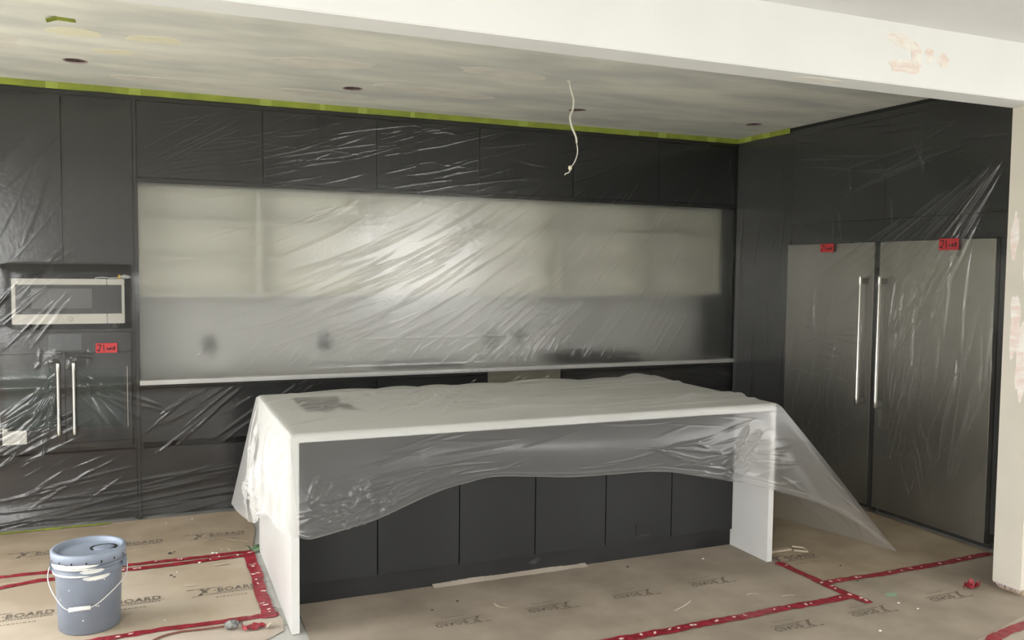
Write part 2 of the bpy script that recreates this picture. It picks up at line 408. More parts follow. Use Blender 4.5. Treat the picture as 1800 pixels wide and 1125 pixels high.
sheet('wide floor board beside the wall end, crossed by scattered scraps', [(-4.02, -3.39), (-1.19, -3.39), (-.75, -3.285), (.4, -3.285), (.4, -2.575), (-1.345, -2.575), (-1.345, -2.77), (-4.02, -2.77)], 0.,
      'board_front', [(x, -2.945, math.pi) for x in (-1.99, -1.52, -1.0)])
sheet('pale floor board corner in front of the wall end', [(-1.6, -3.9), (.4, -3.9), (.4, -3.275), (-.75, -3.278), (-1.19, -3.385), (-1.6, -3.5)], 0.0021,
      'board_pale', [])
# torn paper lip at the island foot
bm = bmesh.new(); pts = jag(-3.3, -1.856, -2.35, -1.856, 20, .004)
for (x, y), (x2, y2) in zip(pts, pts[1:]):
    h = .008 + .006 * noise.noise(Vector((x * 5, 0, 0))); bm.faces.new([bm.verts.new(q) for q in ((x, y - .03, .003), (x2, y2 - .03, .003), (x2, -1.848, h + .006), (x, -1.848, h + .006))])
tag(obj('paper_lip', bm, 'board_pale'), 'curled pale paper edge along the dark island plinth', 'paper strip')

def tape(name, label, path, wd, z, mt, group, flecks=0, jit=.004, step=.03, cat='tape', seed=1):
    rr = random.Random(seed); bm = bmesh.new(); P3 = []
    for (x0, y0), (x1, y1) in zip(path, path[1:]):
        n = max(2, int(math.hypot(x1 - x0, y1 - y0) / step))
        P3 += [(x0 + (x1 - x0) * k / n, y0 + (y1 - y0) * k / n) for k in range(n)]
    P3.append(path[-1]); L_, R_ = [], []
    for i, p in enumerate(P3):
        a = P3[max(i - 1, 0)]; b = P3[min(i + 1, len(P3) - 1)]; d = Vector((b[0] - a[0], b[1] - a[1])).normalized(); nn = Vector((-d.y, d.x))
        off = jit * .8 * math.sin(i * .37 + seed)
        for lst, s in ((L_, 1), (R_, -1)):
            q = Vector(p) + nn * (s * wd / 2 + off + rr.uniform(-jit, jit)); lst.append(bm.verts.new((q.x, q.y, z + rr.uniform(.0004, .004))))
    for i in range(len(P3) - 1):
        c = bm.verts.new(((L_[i].co + R_[i + 1].co) / 2) + Vector((0, 0, rr.uniform(0, .002))))
        for t in ((L_[i], L_[i + 1]), (L_[i + 1], R_[i + 1]), (R_[i + 1], R_[i]), (R_[i], L_[i])): bm.faces.new((*t, c))
    o = tag(obj(name, bm, mt), label, cat, group)
    if flecks:
        for k in range(flecks):
            i = rr.randrange(1, len(P3) - 1); u = rr.uniform(-.3, .3); q = L_ and None
            p = Vector(P3[i]); b2 = blob('z', p.x + u * wd * .8, p.y + u * wd * .3, rr.uniform(.006, .014), rr.uniform(.004, .009), z + .0042, .0006, rr.uniform(0, 3), .5, k + seed, 10)
            obj('glint_fleck', b2, 'tape_glint', o)  # glints on the crinkled tape, painted as pale flecks
    return o
G = 'red seam tapes on the floor boards'
TZ = .003
tape('seam_tape', 'red seam tape along the far side of the bucket, the upper of two strips', [(-6.3, -.93), (-5.3, -.90), (-4.8, -.945), (-4.12, -.945)], .045, TZ, 'red_tape', G, 6, seed=1)
tape('seam_tape', 'red seam tape along the far side of the bucket, the lower of two strips', [(-6.3, -1.08), (-5.4, -1.09), (-5.2, -1.03), (-4.8, -1.025), (-4.14, -1.01)], .05, TZ, 'red_tape', G, 7, seed=2)
tape('seam_tape', 'broad red speckled tape running beside the white island end', [(-4.135, -.95), (-4.14, -1.5), (-4.145, -1.97)], .062, TZ + .003, 'red_tape', G, 16, seed=3)
tape('seam_tape', 'red seam tape passing in front of the bucket to the island end', [(-6.0, -1.945), (-5.0, -1.945), (-4.6, -1.925), (-4.095, -1.935)], .05, TZ, 'red_tape', G, 8, seed=4)
tape('seam_tape', 'short red tape running away from the right island panel', [(-1.352, -2.225), (-1.35, -2.6), (-1.325, -2.88)], .05, TZ, 'red_tape', G, 8, seed=5)
tape('seam_tape', 'red seam tape running from the tape crossing to the fridge', [(-1.36, -2.575), (-.7, -2.585), (-.06, -2.56)], .05, TZ, 'red_tape', G, 12, seed=6)
tape('seam_tape', 'long red seam tape crossing the boards in front of the island', [(-3.4, -2.79), (-2.4, -2.785), (-1.33, -2.77)], .058, TZ + .001, 'red_tape', G, 18, seed=7)
tape('seam_tape', 'red seam tape on the pale board before the wall end', [(-1.5, -3.56), (-1.1, -3.40), (-.75, -3.335), (.3, -3.335)], .055, TZ + .002, 'red_tape', G, 6, seed=8)
# ------------------------------------------------------------------ back run of cabinets
FY = 0.0
XT = -4.715
CB = 2.722       # top of the doors
def slab_door(name, x0, x1, z0, z1, parent, mt='cab', y=FY, th=.02, g=.0036):
    return obj(name, B(x0 + g, x1 - g, y, y + th, z0 + g, z1 - g, bev=.0012), mt, parent)
def carcass(parent, x0, x1, y0, y1, z0, z1, mt='cab', name='body', t=.018):
    return obj(name, boxes((x0, x0 + t, y0, y1, z0, z1), (x1 - t, x1, y0, y1, z0, z1), (x0 + t, x1 - t, y0, y1, z0, z0 + t), (x0 + t, x1 - t, y0, y1, z1 - t, z1), (x0 + t, x1 - t, y1 - t, y1, z0 + t, z1 - t)), mt, parent)
OX0, OX1 = -5.555, -4.737
t = thing('oven_cabinet', 'tall dark cabinet housing the oven and microwave', 'cabinet', (-5.15, .3, 0))
obj('side_panel', B(OX0, OX0 + .018, .022, .655, 0, CB), 'cab', t)
obj('side_panel', B(OX1 - .018, OX1, .022, .655, 0, CB), 'cab', t)
obj('end_panel', B(OX1 + .001, XT - .001, -.001, .655, 0, CB + .03), 'cab', t)
obj('back_panel', B(OX0 + .018, OX1 - .018, .64, .655, .0, CB), 'cab', t)
obj('shelf', B(OX0 + .018, OX1 - .018, .03, .64, 1.668, 1.684), 'cab', t)
obj('shelf', B(OX0 + .018, OX1 - .018, .004, .64, 1.240, 1.257), 'cab', t)
obj('shelf', B(OX0 + .018, OX1 - .018, .03, .64, .475, .492), 'cab', t)
obj('top_panel', B(OX0 + .018, OX1 - .018, .03, .64, CB - .018, CB), 'cab', t)
slab_door('door', OX0, -5.145, 1.668, CB, t); slab_door('door', -5.145, OX1, 1.668, CB, t)
for a, b in ((OX0, -5.525), (-4.757, OX1)): obj('frame_strip', B(a, b, .0, .022, 1.26, 1.664), 'cab', t)
slab_door('drawer', OX0, OX1, .118, .468, t)
obj('plinth', B(OX0, OX1, .06, .075, 0, .112), 'cab_kick', t)
# crown filler over everything on this wall
struct(obj('trim_1', B(OX0, -.002, .004, .03, CB + .003, H - .001), 'cab'))
struct(obj('trim_2', B(.004, .03, -2.57, -.002, CB + .003, H - .001), 'cab'))

# microwave
MX0, MX1, MZ0, MZ1 = -5.432, -4.797, 1.292, 1.577
t = thing('microwave', 'silver framed microwave standing in the niche above the oven', 'microwave', (-5.115, .2, 1.257))
obj('body', B(MX0 + .006, MX1 - .006, .012, .42, MZ0 + .004, MZ1 - .004, bev=.004), 'black_dull', t)
fw = obj('door_frame', boxes((MX0, -4.9, -.012, .012, MZ1 - .038, MZ1), (MX0, -4.9, -.012, .012, MZ0, MZ0 + .063), (MX0, MX0 + .022, -.012, .012, MZ0 + .063, MZ1 - .038), bev=.003), 'silver', t)
obj('window', B(MX0 + .022, -4.9, -.008, .008, MZ0 + .063, MZ1 - .038), 'black_glass', fw)
obj('window_screen', B(-5.325, -4.985, -.0095, -.006, MZ0 + .098, MZ1 - .062, bev=.001), 'grey_glass', fw)
em = obj('emblem', lathe([(0, 0), (.016, 0), (.016, .003), (.013, .0035), (.012, .0025), (0, .0025)], (0, 0, 0), 24), 'steel', fw)
for v in em.data.vertices: v.co = Vector((-5.11 + v.co.x, -.0125 - v.co.z, MZ0 + .03 + v.co.y))
cp = obj('control_panel', boxes((-4.898, MX1, -.012, .012, MZ1 - .038, MZ1), (-4.898, MX1, -.012, .012, MZ0, MZ0 + .063), (MX1 - .017, MX1, -.012, .012, MZ0 + .063, MZ1 - .038), bev=.003), 'silver', t)
obj('keypad', B(-4.898, MX1 - .017, -.008, .008, MZ0 + .063, MZ1 - .038), 'black_glass', cp)
obj('open_button', boxes((-4.876, -4.815, -.015, -.011, MZ0 + .018, MZ0 + .05), bev=.003), 'silver', cp)
for x in (-5.36, -4.86):
    for y in (.05, .36): obj('foot', lathe([(0, 0), (.02, 0), (.016, .04), (0, .04)], (x, y, 1.257), 16), 'black_dull', t, True)
# pouch with yellow tip on the microwave
t = thing('cable_pouch', 'small clear pouch with a yellow tip lying on the microwave', 'pouch', (-4.8, .05, MZ1))
bm = bmesh.new(); bmesh.ops.create_icosphere(bm, subdivisions=3, radius=1)
for v in bm.verts:
    k = 1 + .35 * noise.noise(v.co * 2.3); v.co = Vector((-4.79 + v.co.x * .036 * k, .03 + v.co.y * .02 * k, MZ1 + .014 + v.co.z * .0135 * k - .12 * max(0, v.co.x) * .036))
obj('pouch', bm, 'pouch', t, True)
obj('tip', lathe([(0, 0), (.013, .002), (.010, .02), (.004, .028), (0, .028)], (-4.825, .03, MZ1), 14), 'yellow_tip', t, True)
obj('cord', T(smoothpath([(-4.83, .035, MZ1 + .008), (-4.88, .04, MZ1 + .005), (-4.93, .05, MZ1 + .009), (-4.97, .045, MZ1 + .004)]), .004, 6), 'pouch', t, True)

# wall oven with french doors
t = thing('built_in_oven', 'black built-in oven with two side-hinged doors', 'oven', (-5.145, .2, .492))
VX0, VX1 = -5.53, -4.762
obj('body', B(VX0 + .01, VX1 - .01, .03, .6, .497, 1.238), 'black_dull', t)
pn = obj('control_panel', B(VX0, VX1, -.012, .03, 1.112, 1.238, bev=.002), 'oven_black', t)
obj('touch_panel', B(-5.29, -4.985, -.0135, -.010, 1.118, 1.232), 'black_glass', pn)
obj('display', B(-5.235, -5.05, -.015, -.0125, 1.125, 1.226, bev=.001), 'display', pn)
for s, (x0, x1, hx) in enumerate(((VX0, -5.147, -5.182), (-5.143, VX1, -5.094))):
    d = obj('door', B(x0, x1, -.016, .028, .535, 1.106, bev=.003), 'oven_black', t)
    wx = (x0 + .06, x1 - .06) if s == 0 else (x0 + .06, x1 - .05)
    obj('window', B(wx[0], wx[1], -.0185, -.0165, .63, 1.01, bev=.0008), 'window_glass', d)
    obj('trim_line', B((x1 - .028) if s else x0 + .02, (x1 - .024) if s else x0 + .024, -.018, -.0165, .62, 1.015), 'steel', d)
    h = obj('handle', T([(hx, -.062, z) for z in (.592, .60, .64, .66, .99, 1.01, 1.045, 1.053)], [.011, .0125, .0125, .0105, .0105, .0125, .013, .0115], 16), 'chrome', d, True)
    for z in (.625, 1.0): obj('handle_post', B(hx - .007, hx + .007, -.055, -.014, z, z + .02), 'chrome', d)
obj('vent_strip', B(VX0, VX1, .006, .028, .497, .530), 'black_dull', t)
st = thing('label_sticker', 'white printed sticker at the foot of the oven door', 'sticker', (-5.43, -.018, .6))
obj('paper', B(-5.497, -5.365, -.0178, -.0166, .545, .648), 'sticker', st)
obj('print', boxes(*[(-5.487, -5.487 + random.uniform(.05, .11), -.0182, -.0177, z, z + .006) for z in (.56, .575, .59, .605, .622)]), 'sticker_ink', st)

def red_tag(label, plane, at, a, z, wd, h, seed, back=False):
    """paper tag with handwritten black strokes; plane 'y' on the oven, 'x' on the fridges"""
    rr = random.Random(seed); t = thing('paper_tag', label, 'tag', (a, at, z) if plane == 'y' else (at, a, z), 'red paper tags on appliances')
    def bx(u0, u1, d0, d1, z0, z1):
        return (u0, u1, at + d0, at + d1, z0, z1) if plane == 'y' else (at + d0, at + d1, u0, u1, z0, z1)
    obj('paper', boxes(bx(a - wd / 2, a + wd / 2, -.0012, .0, z - h / 2, z + h / 2), bev=.0005), 'tag_red', t)
    bm = bmesh.new(); sg = 1 if plane == 'y' else -1
    def stroke(u0, z0, u1, z1, r=.003):
        p = [Vector(((a + sg * u * wd / 2), at - .0015, z + v * h / 2)) if plane == 'y' else Vector((at - .0015, a + sg * u * wd / 2, z + v * h / 2)) for u, v in ((u0, z0), (u1, z1))]
        d = (p[1] - p[0]).normalized(); n = d.cross(Vector((0, 1, 0)) if plane == 'y' else Vector((1, 0, 0))) * r
        bm.faces.new([bm.verts.new(q) for q in (p[0] - n, p[1] - n, p[1] + n, p[0] + n)])
    for s_ in ((-.85, .6, -.5, .65), (-.5, .65, -.6, -.1), (-.6, -.1, -.8, -.6), (-.9, -.4, -.6, -.65), (-.28, .7, -.22, -.6), (.05, .1, .12, -.45), (.12, -.45, .25, .0), (.25, 0, .36, -.45), (.36, -.45, .42, .15),
               (.52, .1, .55, -.4), (.66, .3, .78, -.45), (.80, .3, .64, -.4)):
        stroke(*s_)
    obj('handwriting', bm, 'ink', t)
red_tag('red paper tag on the oven control panel', 'y', -.036, -4.906, 1.137, .125, .062, 1)

# ---- upper row with lift-up doors
UZ0 = 2.232; N6 = (-.0 - XT) / 6
ul = ['first dark upper cabinet from the oven cabinet, above the plastic-covered counter', 'second dark upper cabinet from the oven cabinet', 'third dark upper cabinet from the oven cabinet, with many film wrinkles',
      'fourth dark upper cabinet from the oven cabinet', 'fifth dark upper cabinet from the oven cabinet, behind the hanging cable', 'sixth dark upper cabinet, in the corner by the tall panels']
for i in range(6):
    x0 = XT + N6 * i; x1 = x0 + N6
    t = thing('upper_cabinet', ul[i], 'cabinet', ((x0 + x1) / 2, .3, UZ0), 'row of dark upper cabinets')
    carcass(t, x0 + .0005, x1 - .0005, .022, .655, UZ0, CB)
    slab_door('door', x0, x1, UZ0, CB, t)
    obj('bottom_rail', B(x0 + .0005, x1 - .0005, .004, .655, UZ0 - .026, UZ0 - .003), 'cab', t)
# ---- white open shelf units set back beneath them
wl = ['first', 'second', 'third', 'fourth', 'fifth', 'sixth']
for i in range(6):
    x0 = XT + N6 * i; x1 = x0 + N6
    t = thing('shelf_unit', 'cream open shelf unit blurred behind the plastic, ' + wl[i] + ' from the oven cabinet', 'shelf unit', ((x0 + x1) / 2, .45, 1.457), 'cream shelf units behind the plastic')
    obj('side_panel', B(x0 + .001, x0 + .019, .29, .65, 1.457, 2.204), 'white_shelf', t)
    obj('side_panel', B(x1 - .019, x1 - .001, .27, .65, 1.457, 2.204), 'white_shelf', t)
    obj('bottom_panel', B(x0 + .019, x1 - .019, .28, .65, 1.457, 1.475), 'white_shelf', t)
    obj('top_panel', B(x0 + .019, x1 - .019, .28, .65, 2.186, 2.204), 'white_shelf', t)
    obj('back_panel', B(x0 + .019, x1 - .019, .52, .53, 1.475, 2.186), 'white_shelf', t)
    for z in (1.713, 1.967): obj('shelf', B(x0 + .019, x1 - .019, .30, .52, z - .009, z + .009), 'white_shelf', t)
struct(obj('trim_3', B(XT, -.001, .64, .659, .93, 1.456), 'backsplash'))
for x, z, mt, lb in [(-4.251, 1.09, 'outlet', 'dark wall outlet on the backsplash, nearest the oven cabinet'), (-3.412, 1.092, 'outlet', 'dark wall outlet on the backsplash left of the sink'),
                 (-2.041, 1.085, 'outlet_green', 'greenish dark outlet on the backsplash above the dishwasher'), (-1.782, 1.103, 'outlet', 'dark wall outlet on the backsplash left of the cooktop')]:
    t = thing('wall_outlet', lb, 'outlet', (x, .64, z), 'outlets on the backsplash')
    obj('plate', B(x - .042, x + .042, .632, .639, z - .065, z + .065, bev=.003), mt, t)
    obj('socket', boxes((x - .018, x + .018, .629, .632, z + .008, z + .045), (x - .018, x + .018, .629, .632, z - .045, z - .008), bev=.002), 'black_dull', t)
# ---- countertop, sink, cooktop
CZ = .915; SX0, SX1, SY0, SY1 = -3.10, -2.40, .14, .54
ct = obj('countertop', boxes((XT + .001, SX0, -.022, .638, CZ - .03, CZ), (SX1, -.003, -.022, .638, CZ - .03, CZ), (SX0, SX1, -.022, SY0, CZ - .03, CZ), (SX0, SX1, SY1, .638, CZ - .03, CZ)), 'quartz')
tag(ct, 'white stone countertop along the back wall behind the plastic', 'countertop')
t = thing('sink', 'dark sink bowl let into the white back counter', 'sink', (-2.75, .34, .7))
obj('bowl', boxes((SX0 + .002, SX0 + .01, SY0 + .002, SY1 - .002, .70, CZ - .002), (SX1 - .01, SX1 - .002, SY0 + .002, SY1 - .002, .70, CZ - .002), (SX0 + .01, SX1 - .01, SY0 + .002, SY0 + .01, .70, CZ - .002),
                  (SX0 + .01, SX1 - .01, SY1 - .01, SY1 - .002, .70, CZ - .002), (SX0 + .01, SX1 - .01, SY0 + .01, SY1 - .01, .70, .708)), 'grey_panel', t)
obj('drain', lathe([(0, .003), (.03, .003), (.045, .0), (.045, -.0)], (-2.75, .34, .708), 24), 'steel', t, True)
t = thing('cooktop', 'black cooktop with grates on the back counter', 'cooktop', (-1.24, .33, CZ))
obj('tray', B(-1.62, -.86, .09, .58, CZ + .001, CZ + .022, bev=.006), 'black_glass', t)
for k in range(3):
    xa = -1.61 + k * .253; gm = bmesh.new()
    for a in ((xa, xa + .24, .11, .125), (xa, xa + .24, .54, .555)): box(gm, *a, CZ + .05, CZ + .064)
    for a in (xa, xa + .113, xa + .226): box(gm, a, a + .014, .11, .555, CZ + .05, CZ + .064)
    for a in (xa, xa + .226):
        for b in (.11, .541): box(gm, a, a + .014, b, b + .014, CZ + .022, CZ + .05)
    obj('grate', gm, 'black_dull', t)
    for b in (.22, .44): obj('burner', lathe([(0, 0), (.05, 0), (.05, .012), (.03, .02), (0, .02)], (xa + .12, b, CZ + .022), 20), 'black_dull', t, True)
# ---- base units
BZ1 = .862
def base_unit(name, lab, x0, x1, cols, rows, mt='cab', cat='cabinet'):
    t = thing(name, lab, cat, ((x0 + x1) / 2, .3, 0), 'dark base cabinets under the back counter' if cat == 'cabinet' else None)
    carcass(t, x0 + .0005, x1 - .0005, .022, .62, .1, .66 if 'sink' in lab else .87)
    for c in range(cols):
        a = x0 + (x1 - x0) * c / cols; b = x0 + (x1 - x0) * (c + 1) / cols
        for z0, z1 in rows: slab_door('drawer', a, b, z0, z1, t, mt)
    obj('plinth', B(x0, x1, .06, .075, 0, .1), 'cab_kick', t)
    return t
rows = [(.118, .468), (.502, BZ1)]
base_unit('base_cabinet', 'dark base cabinet with wide drawers beside the oven cabinet', XT + .001, -3.14, 1, rows)
base_unit('base_cabinet', 'dark base cabinet under the sink, mostly behind the island', -3.14, -2.285, 1, [(.118, BZ1)])
base_unit('base_cabinet', 'dark base cabinet under the cooktop running into the corner', -1.655, -.003, 2, rows)
t = thing('dishwasher', 'beige-grey appliance front between dark base cabinets, behind the island', 'dishwasher', (-1.97, .3, 0))
obj('body', B(-2.275, -1.665, .03, .6, .1, .87), 'black_dull', t)
d = obj('door', B(-2.278, -1.662, -.004, .026, .118, .885, bev=.003), 'dishwasher', t)
obj('toe_plate', B(-2.275, -1.665, .06, .075, 0, .1), 'cab_kick', t)
struct(obj('trim_4', boxes((XT + .001, -2.282, .014, .02, .864, .884), (-1.658, -.003, .014, .02, .864, .884)), 'black_dull'))

# ------------------------------------------------------------------ right run: tall panels and fridges
FA = (-1.567, -.69); FB = (-2.490, -1.614); FZ0, FZ1 = .04, 1.877
t = thing('corner_panel', 'tall plain dark panel between the corner and the fridge', 'cabinet', (.3, -.35, 0))
obj('front_panel', boxes((0, .02, -.685, -.002, 0, CB), bev=.0012), 'cab', t)
obj('side_panel', B(0, .66, .0, .655, 0, H - .002), 'cab', t)
obj('partition', B(.022, .66, -.685, -.667, 0, CB), 'cab', t)
t = thing('fridge_cabinet', 'dark cabinet bridging above the two steel fridges', 'cabinet', (.3, -1.6, 2.0))
obj('body', B(.022, .66, -2.53, -.69, 2.037, CB), 'cab', t)
for a, b in ((-1.612, -.688), (-2.535, -1.612)): obj('door', boxes((0, .02, a + .002, b - .002, 2.039, CB - .002), bev=.0012), 'cab', t)
obj('side_filler', B(.01, .03, -2.533, -2.495, .1, 1.88), 'cab', t)
obj('filler_rail', B(.004, .022, -2.53, -.69, 1.882, 2.033), 'cab', t)
t = thing('fridge_end_panel', 'dark upright panel at the outer side of the fridges', 'panel', (.3, -2.55, 0))
obj('panel', boxes((-.002, .66, -2.565, -2.537, 0, CB + .06), bev=.0012), 'cab', t)
obj('return_panel', B(.02, .04, -2.94, -2.567, 0, H - .002), 'cab_kick', t)
for k, (y0, y1) in enumerate((FA, FB)):
    t = thing('refrigerator', ['stainless steel refrigerator column next to the tall corner panel', 'stainless steel refrigerator column next to the wall end'][k], 'refrigerator', (.3, (y0 + y1) / 2, 0), 'steel refrigerator columns')
    obj('body', B(.012, .62, y0 + .006, y1 - .006, .03, FZ1), 'black_dull', t)
    d = obj('door', boxes((-.03, .010, y0, y1, FZ0, FZ1), bev=.003), 'steel', t)
    hy = (-1.507, -1.676)[k]
    h = obj('handle', T([(-.09, hy, z) for z in (.742, .745, .80, .805, 1.575, 1.58, 1.64, 1.645)], [.011, .0125, .0125, .011, .011, .0125, .0125, .011], 16), 'chrome', d, True)
    for z in (.755, 1.59): obj('handle_post', boxes((-.084, -.029, hy - .014, hy + .014, z, z + .038), bev=.003), 'grey_panel', d)
    obj('toe_grille', B(.03, .04, y0, y1, 0, .03), 'black_dull', t)
struct(obj('trim_5', B(.0, .02, -1.612, -1.569, .0, 1.88), 'black_dull'))
red_tag('red paper tag on the fridge next to the corner panel', 'x', -.0505, -1.135, 1.845, .135, .062, 2)
red_tag('red paper tag on the fridge next to the wall end', 'x', -.0505, -2.18, 1.848, .145, .072, 3)

# ------------------------------------------------------------------ island
IX0, IX1, IYF, IYB = -4.073, -1.368, -2.19, -.9385
PT = .036; IC = -1.868
t = thing('kitchen_island', 'dark kitchen island with white waterfall top and ends', 'island', ((IX0 + IX1) / 2, (IYF + IYB) / 2, 0))
obj('worktop', boxes((IX0, IX1, IYF, IYB, CZ - .04, CZ), bev=.002), 'quartz', t)
obj('end_panel', boxes((IX0, IX0 + PT, IYF, IYB, 0, CZ - .0405), bev=.002), 'quartz', t)
obj('end_panel', boxes((IX1 - PT, IX1, IYF, IYB, .0, CZ - .0405), bev=.002), 'quartz', t)
obj('body', B(IX0 + PT + .001, IX1 - PT - .001, IC + .022, IYB + .03, .102, CZ - .041), 'cab', t)
w6 = (IX1 - IX0 - 2 * PT - .002) / 6
for k in range(6):
    x0 = IX0 + PT + .001 + w6 * k
    obj('door', boxes((x0 + .0028, x0 + w6 - .0028, IC, IC + .02, .104, CZ - .044), bev=.0012), 'cab', t)
obj('plinth', B(IX0 + PT + .001, IX1 - PT - .001, IC + .02, IYB + .06, 0, .1), 'cab_kick', t)
obj('socket_plate', boxes((-2.085, -1.985, IC - .003, IC, .135, .205), bev=.001), 'cab_kick', t)
obj('plate_lip', B(-2.08, -1.99, IC - .006, IC - .003, .135, .141), 'scuff', t)
obj('plinth_scuff', blob('y', -2.71, .062, .03, .012, IC + .0195, .001, .3, .6, 3), 'scuff', t)
t = thing('grey_panel', 'flat dark grey panel lying on the island top under the plastic', 'panel', (-3.78, -1.35, CZ))
bm = bmesh.new()
for poly in ([(-3.905, -1.60), (-3.79, -1.64), (-3.70, -1.45), (-3.66, -1.14), (-3.91, -1.10)], [(-3.715, -1.6), (-3.63, -1.64), (-3.655, -1.42), (-3.70, -1.44)]):
    f = bm.faces.new([bm.verts.new((x, y, CZ + .001)) for x, y in poly]); g = bmesh.ops.extrude_face_region(bm, geom=[f])
    for v in g['geom']:
        if isinstance(v, bmesh.types.BMVert): v.co.z += .003
obj('sheet', bm, 'grey_panel', t)

# ------------------------------------------------------------------ plastic film
class Field:
    """height field of folds on a rectangular grid (a, b)"""
    def __init__(s, a0, a1, b0, b1, res):
        s.na = int((a1 - a0) / res) + 1; s.nb = int((b1 - b0) / res) + 1
        s.a = np.linspace(a0, a1, s.na); s.b = np.linspace(b0, b1, s.nb); s.D = np.zeros((s.na, s.nb))
    def fold(s, a, b, ang, ln, wd, amp, curve=0.):
        """crease of given length centred at (a,b)"""
        R_ = ln / 2 + 3 * wd + abs(curve) * ln * ln
        i0, i1 = np.searchsorted(s.a, (a - R_, a + R_)); j0, j1 = np.searchsorted(s.b, (b - R_, b + R_))
        if i1 <= i0 or j1 <= j0: return
        A, Bb = np.meshgrid(s.a[i0:i1] - a, s.b[j0:j1] - b, indexing='ij')
        c, sn = math.cos(ang), math.sin(ang); u = A * c + Bb * sn; v = -A * sn + Bb * c - curve * (A * c + Bb * sn) ** 2
        tp = np.clip(1 - (2 * u / ln) ** 2, 0, 1); ww = wd * (.35 + .65 * tp)
        s.D[i0:i1, j0:j1] += amp * tp * np.exp(-(v / ww) ** 2)
    def waves(s, amp, sc, seed, sa=1., sb=1.):
        r = np.random.default_rng(seed); A, Bb = np.meshgrid(s.a, s.b, indexing='ij')
        for k in range(6):
            th = r.uniform(0, 2 * math.pi); f = sc * r.uniform(.6, 1.8)
            s.D += amp / 3 * np.sin(f * (A * sa * math.cos(th) + Bb * sb * math.sin(th)) + r.uniform(0, 6.28))
def grid_obj(name, X, material):
    """X: (na, nb, 3) array of points -> smooth mesh object"""
    na, nb = X.shape[:2]; me = bpy.data.meshes.new(name)
    idx = np.arange(na * nb).reshape(na, nb)
    q = np.stack([idx[:-1, :-1], idx[1:, :-1], idx[1:, 1:], idx[:-1, 1:]], -1).reshape(-1, 4)
    me.vertices.add(na * nb); me.vertices.foreach_set('co', X.reshape(-1).astype(np.float32))
    me.loops.add(q.size); me.loops.foreach_set('vertex_index', q.reshape(-1).astype(np.int32))
    me.polygons.add(len(q)); me.polygons.foreach_set('loop_start', np.arange(0, q.size, 4, dtype=np.int32))
    me.polygons.foreach_set('use_smooth', np.ones(len(q), dtype=bool))
    me.update(calc_edges=True); me.validate(); me.materials.append(M[material])
    o = bpy.data.objects.new(name, me); COL.objects.link(o); return o
R = math.radians
U = lambda a, b: float(rng.uniform(a, b))

# ---- sheet over the back wall, from the ceiling tape to the floor
F = Field(OX0 - .02, -.02, .012, H - .02, .0055)
F.waves(.0025, 5, 1)
# upper doors: shallow rising creases, densest on the second and third door
for k in range(95):
    x = U(-4.6, -1.3) if k % 3 else U(-3.9, -2.3)
    F.fold(x, U(2.25, 2.7), R(U(6, 22)) * (1 if rng.random() < .85 else -.4), U(.2, .75), U(.003, .0055), U(.0008, .0022), U(-.15, .25))
for k in range(10): F.fold(U(-4.5, -4.0), U(2.35, 2.6), R(U(26, 36)), U(.3, .8), U(.004, .008), U(.002, .004), 0)
# splashback: long diagonal creases turning steeper towards the corner
for k in range(150):
    x = U(-4.2, -.5); t_ = (x + 4.6) / 4.2
    F.fold(x, U(1.1, 2.15), R(14 + 46 * t_ ** 1.4 + U(-5, 5)), U(.25, .95), U(.003, .007), U(.003, .008) * (.6 + .6 * t_), U(-.05, .15))
for k in range(60):                                           # short creases above the counter edge
    x = U(-4.4, -.4); F.fold(x, U(.95, 1.12), R(45 + 25 * (x + 4.4) / 4 + U(-8, 8)), U(.08, .25), U(.003, .006), U(.002, .006))
for k in range(70):                                           # fall of folds over the base units
    x = U(-4.7, -.6); F.fold(x, U(.45, .88), R(U(22, 42) + 10 * (x + 4.7) / 4), U(.15, .8), U(.005, .010), U(.0015, .0045), U(-.2, .1))
for k in range(26): F.fold(U(-5.5, -3.9), U(.02, .3), R(U(2, 14)), U(.4, 1.2), U(.005, .010), U(.002, .004), U(-.05, .1))
for k in range(10): F.fold(U(-5.4, -4.9), U(.2, .42), R(U(18, 35)), U(.15, .4), U(.005, .009), U(.002, .004))
# fans of folds at the oven handles
for hx in (-5.182, -5.094):
    for k in range(16):
        an = R(U(196, 262) if hx < -5.15 else U(-80, -10)); ln = U(.25, .6)
        zz = U(.85, 1.03); F.fold(hx + math.cos(an) * (ln * .5 + .01), zz + math.sin(an) * (ln * .5 + .01), an, ln, U(.006, .012), U(.006, .013) if hx < -5.15 else U(.002, .005))
for k in range(26): F.fold(U(-5.55, -5.2), U(.45, .75), R(U(24, 42)), U(.25, .6), U(.006, .012), U(.004, .010))
for k in range(14): F.fold(U(-5.3, -5.0), U(1.02, 1.12), R(U(0, 180)), U(.05, .13), U(.006, .012), U(.003, .008))
for k in range(9): F.fold(U(-5.5, -5.2), U(1.25, 1.75), R(U(38, 60)), U(.3, .6), U(.005, .010), U(.003, .006))
for k in range(5): F.fold(U(-5.4, -5.2), U(1.9, 2.4), R(U(50, 75)), U(.5, .9), U(.004, .007), U(.001, .003), .15)
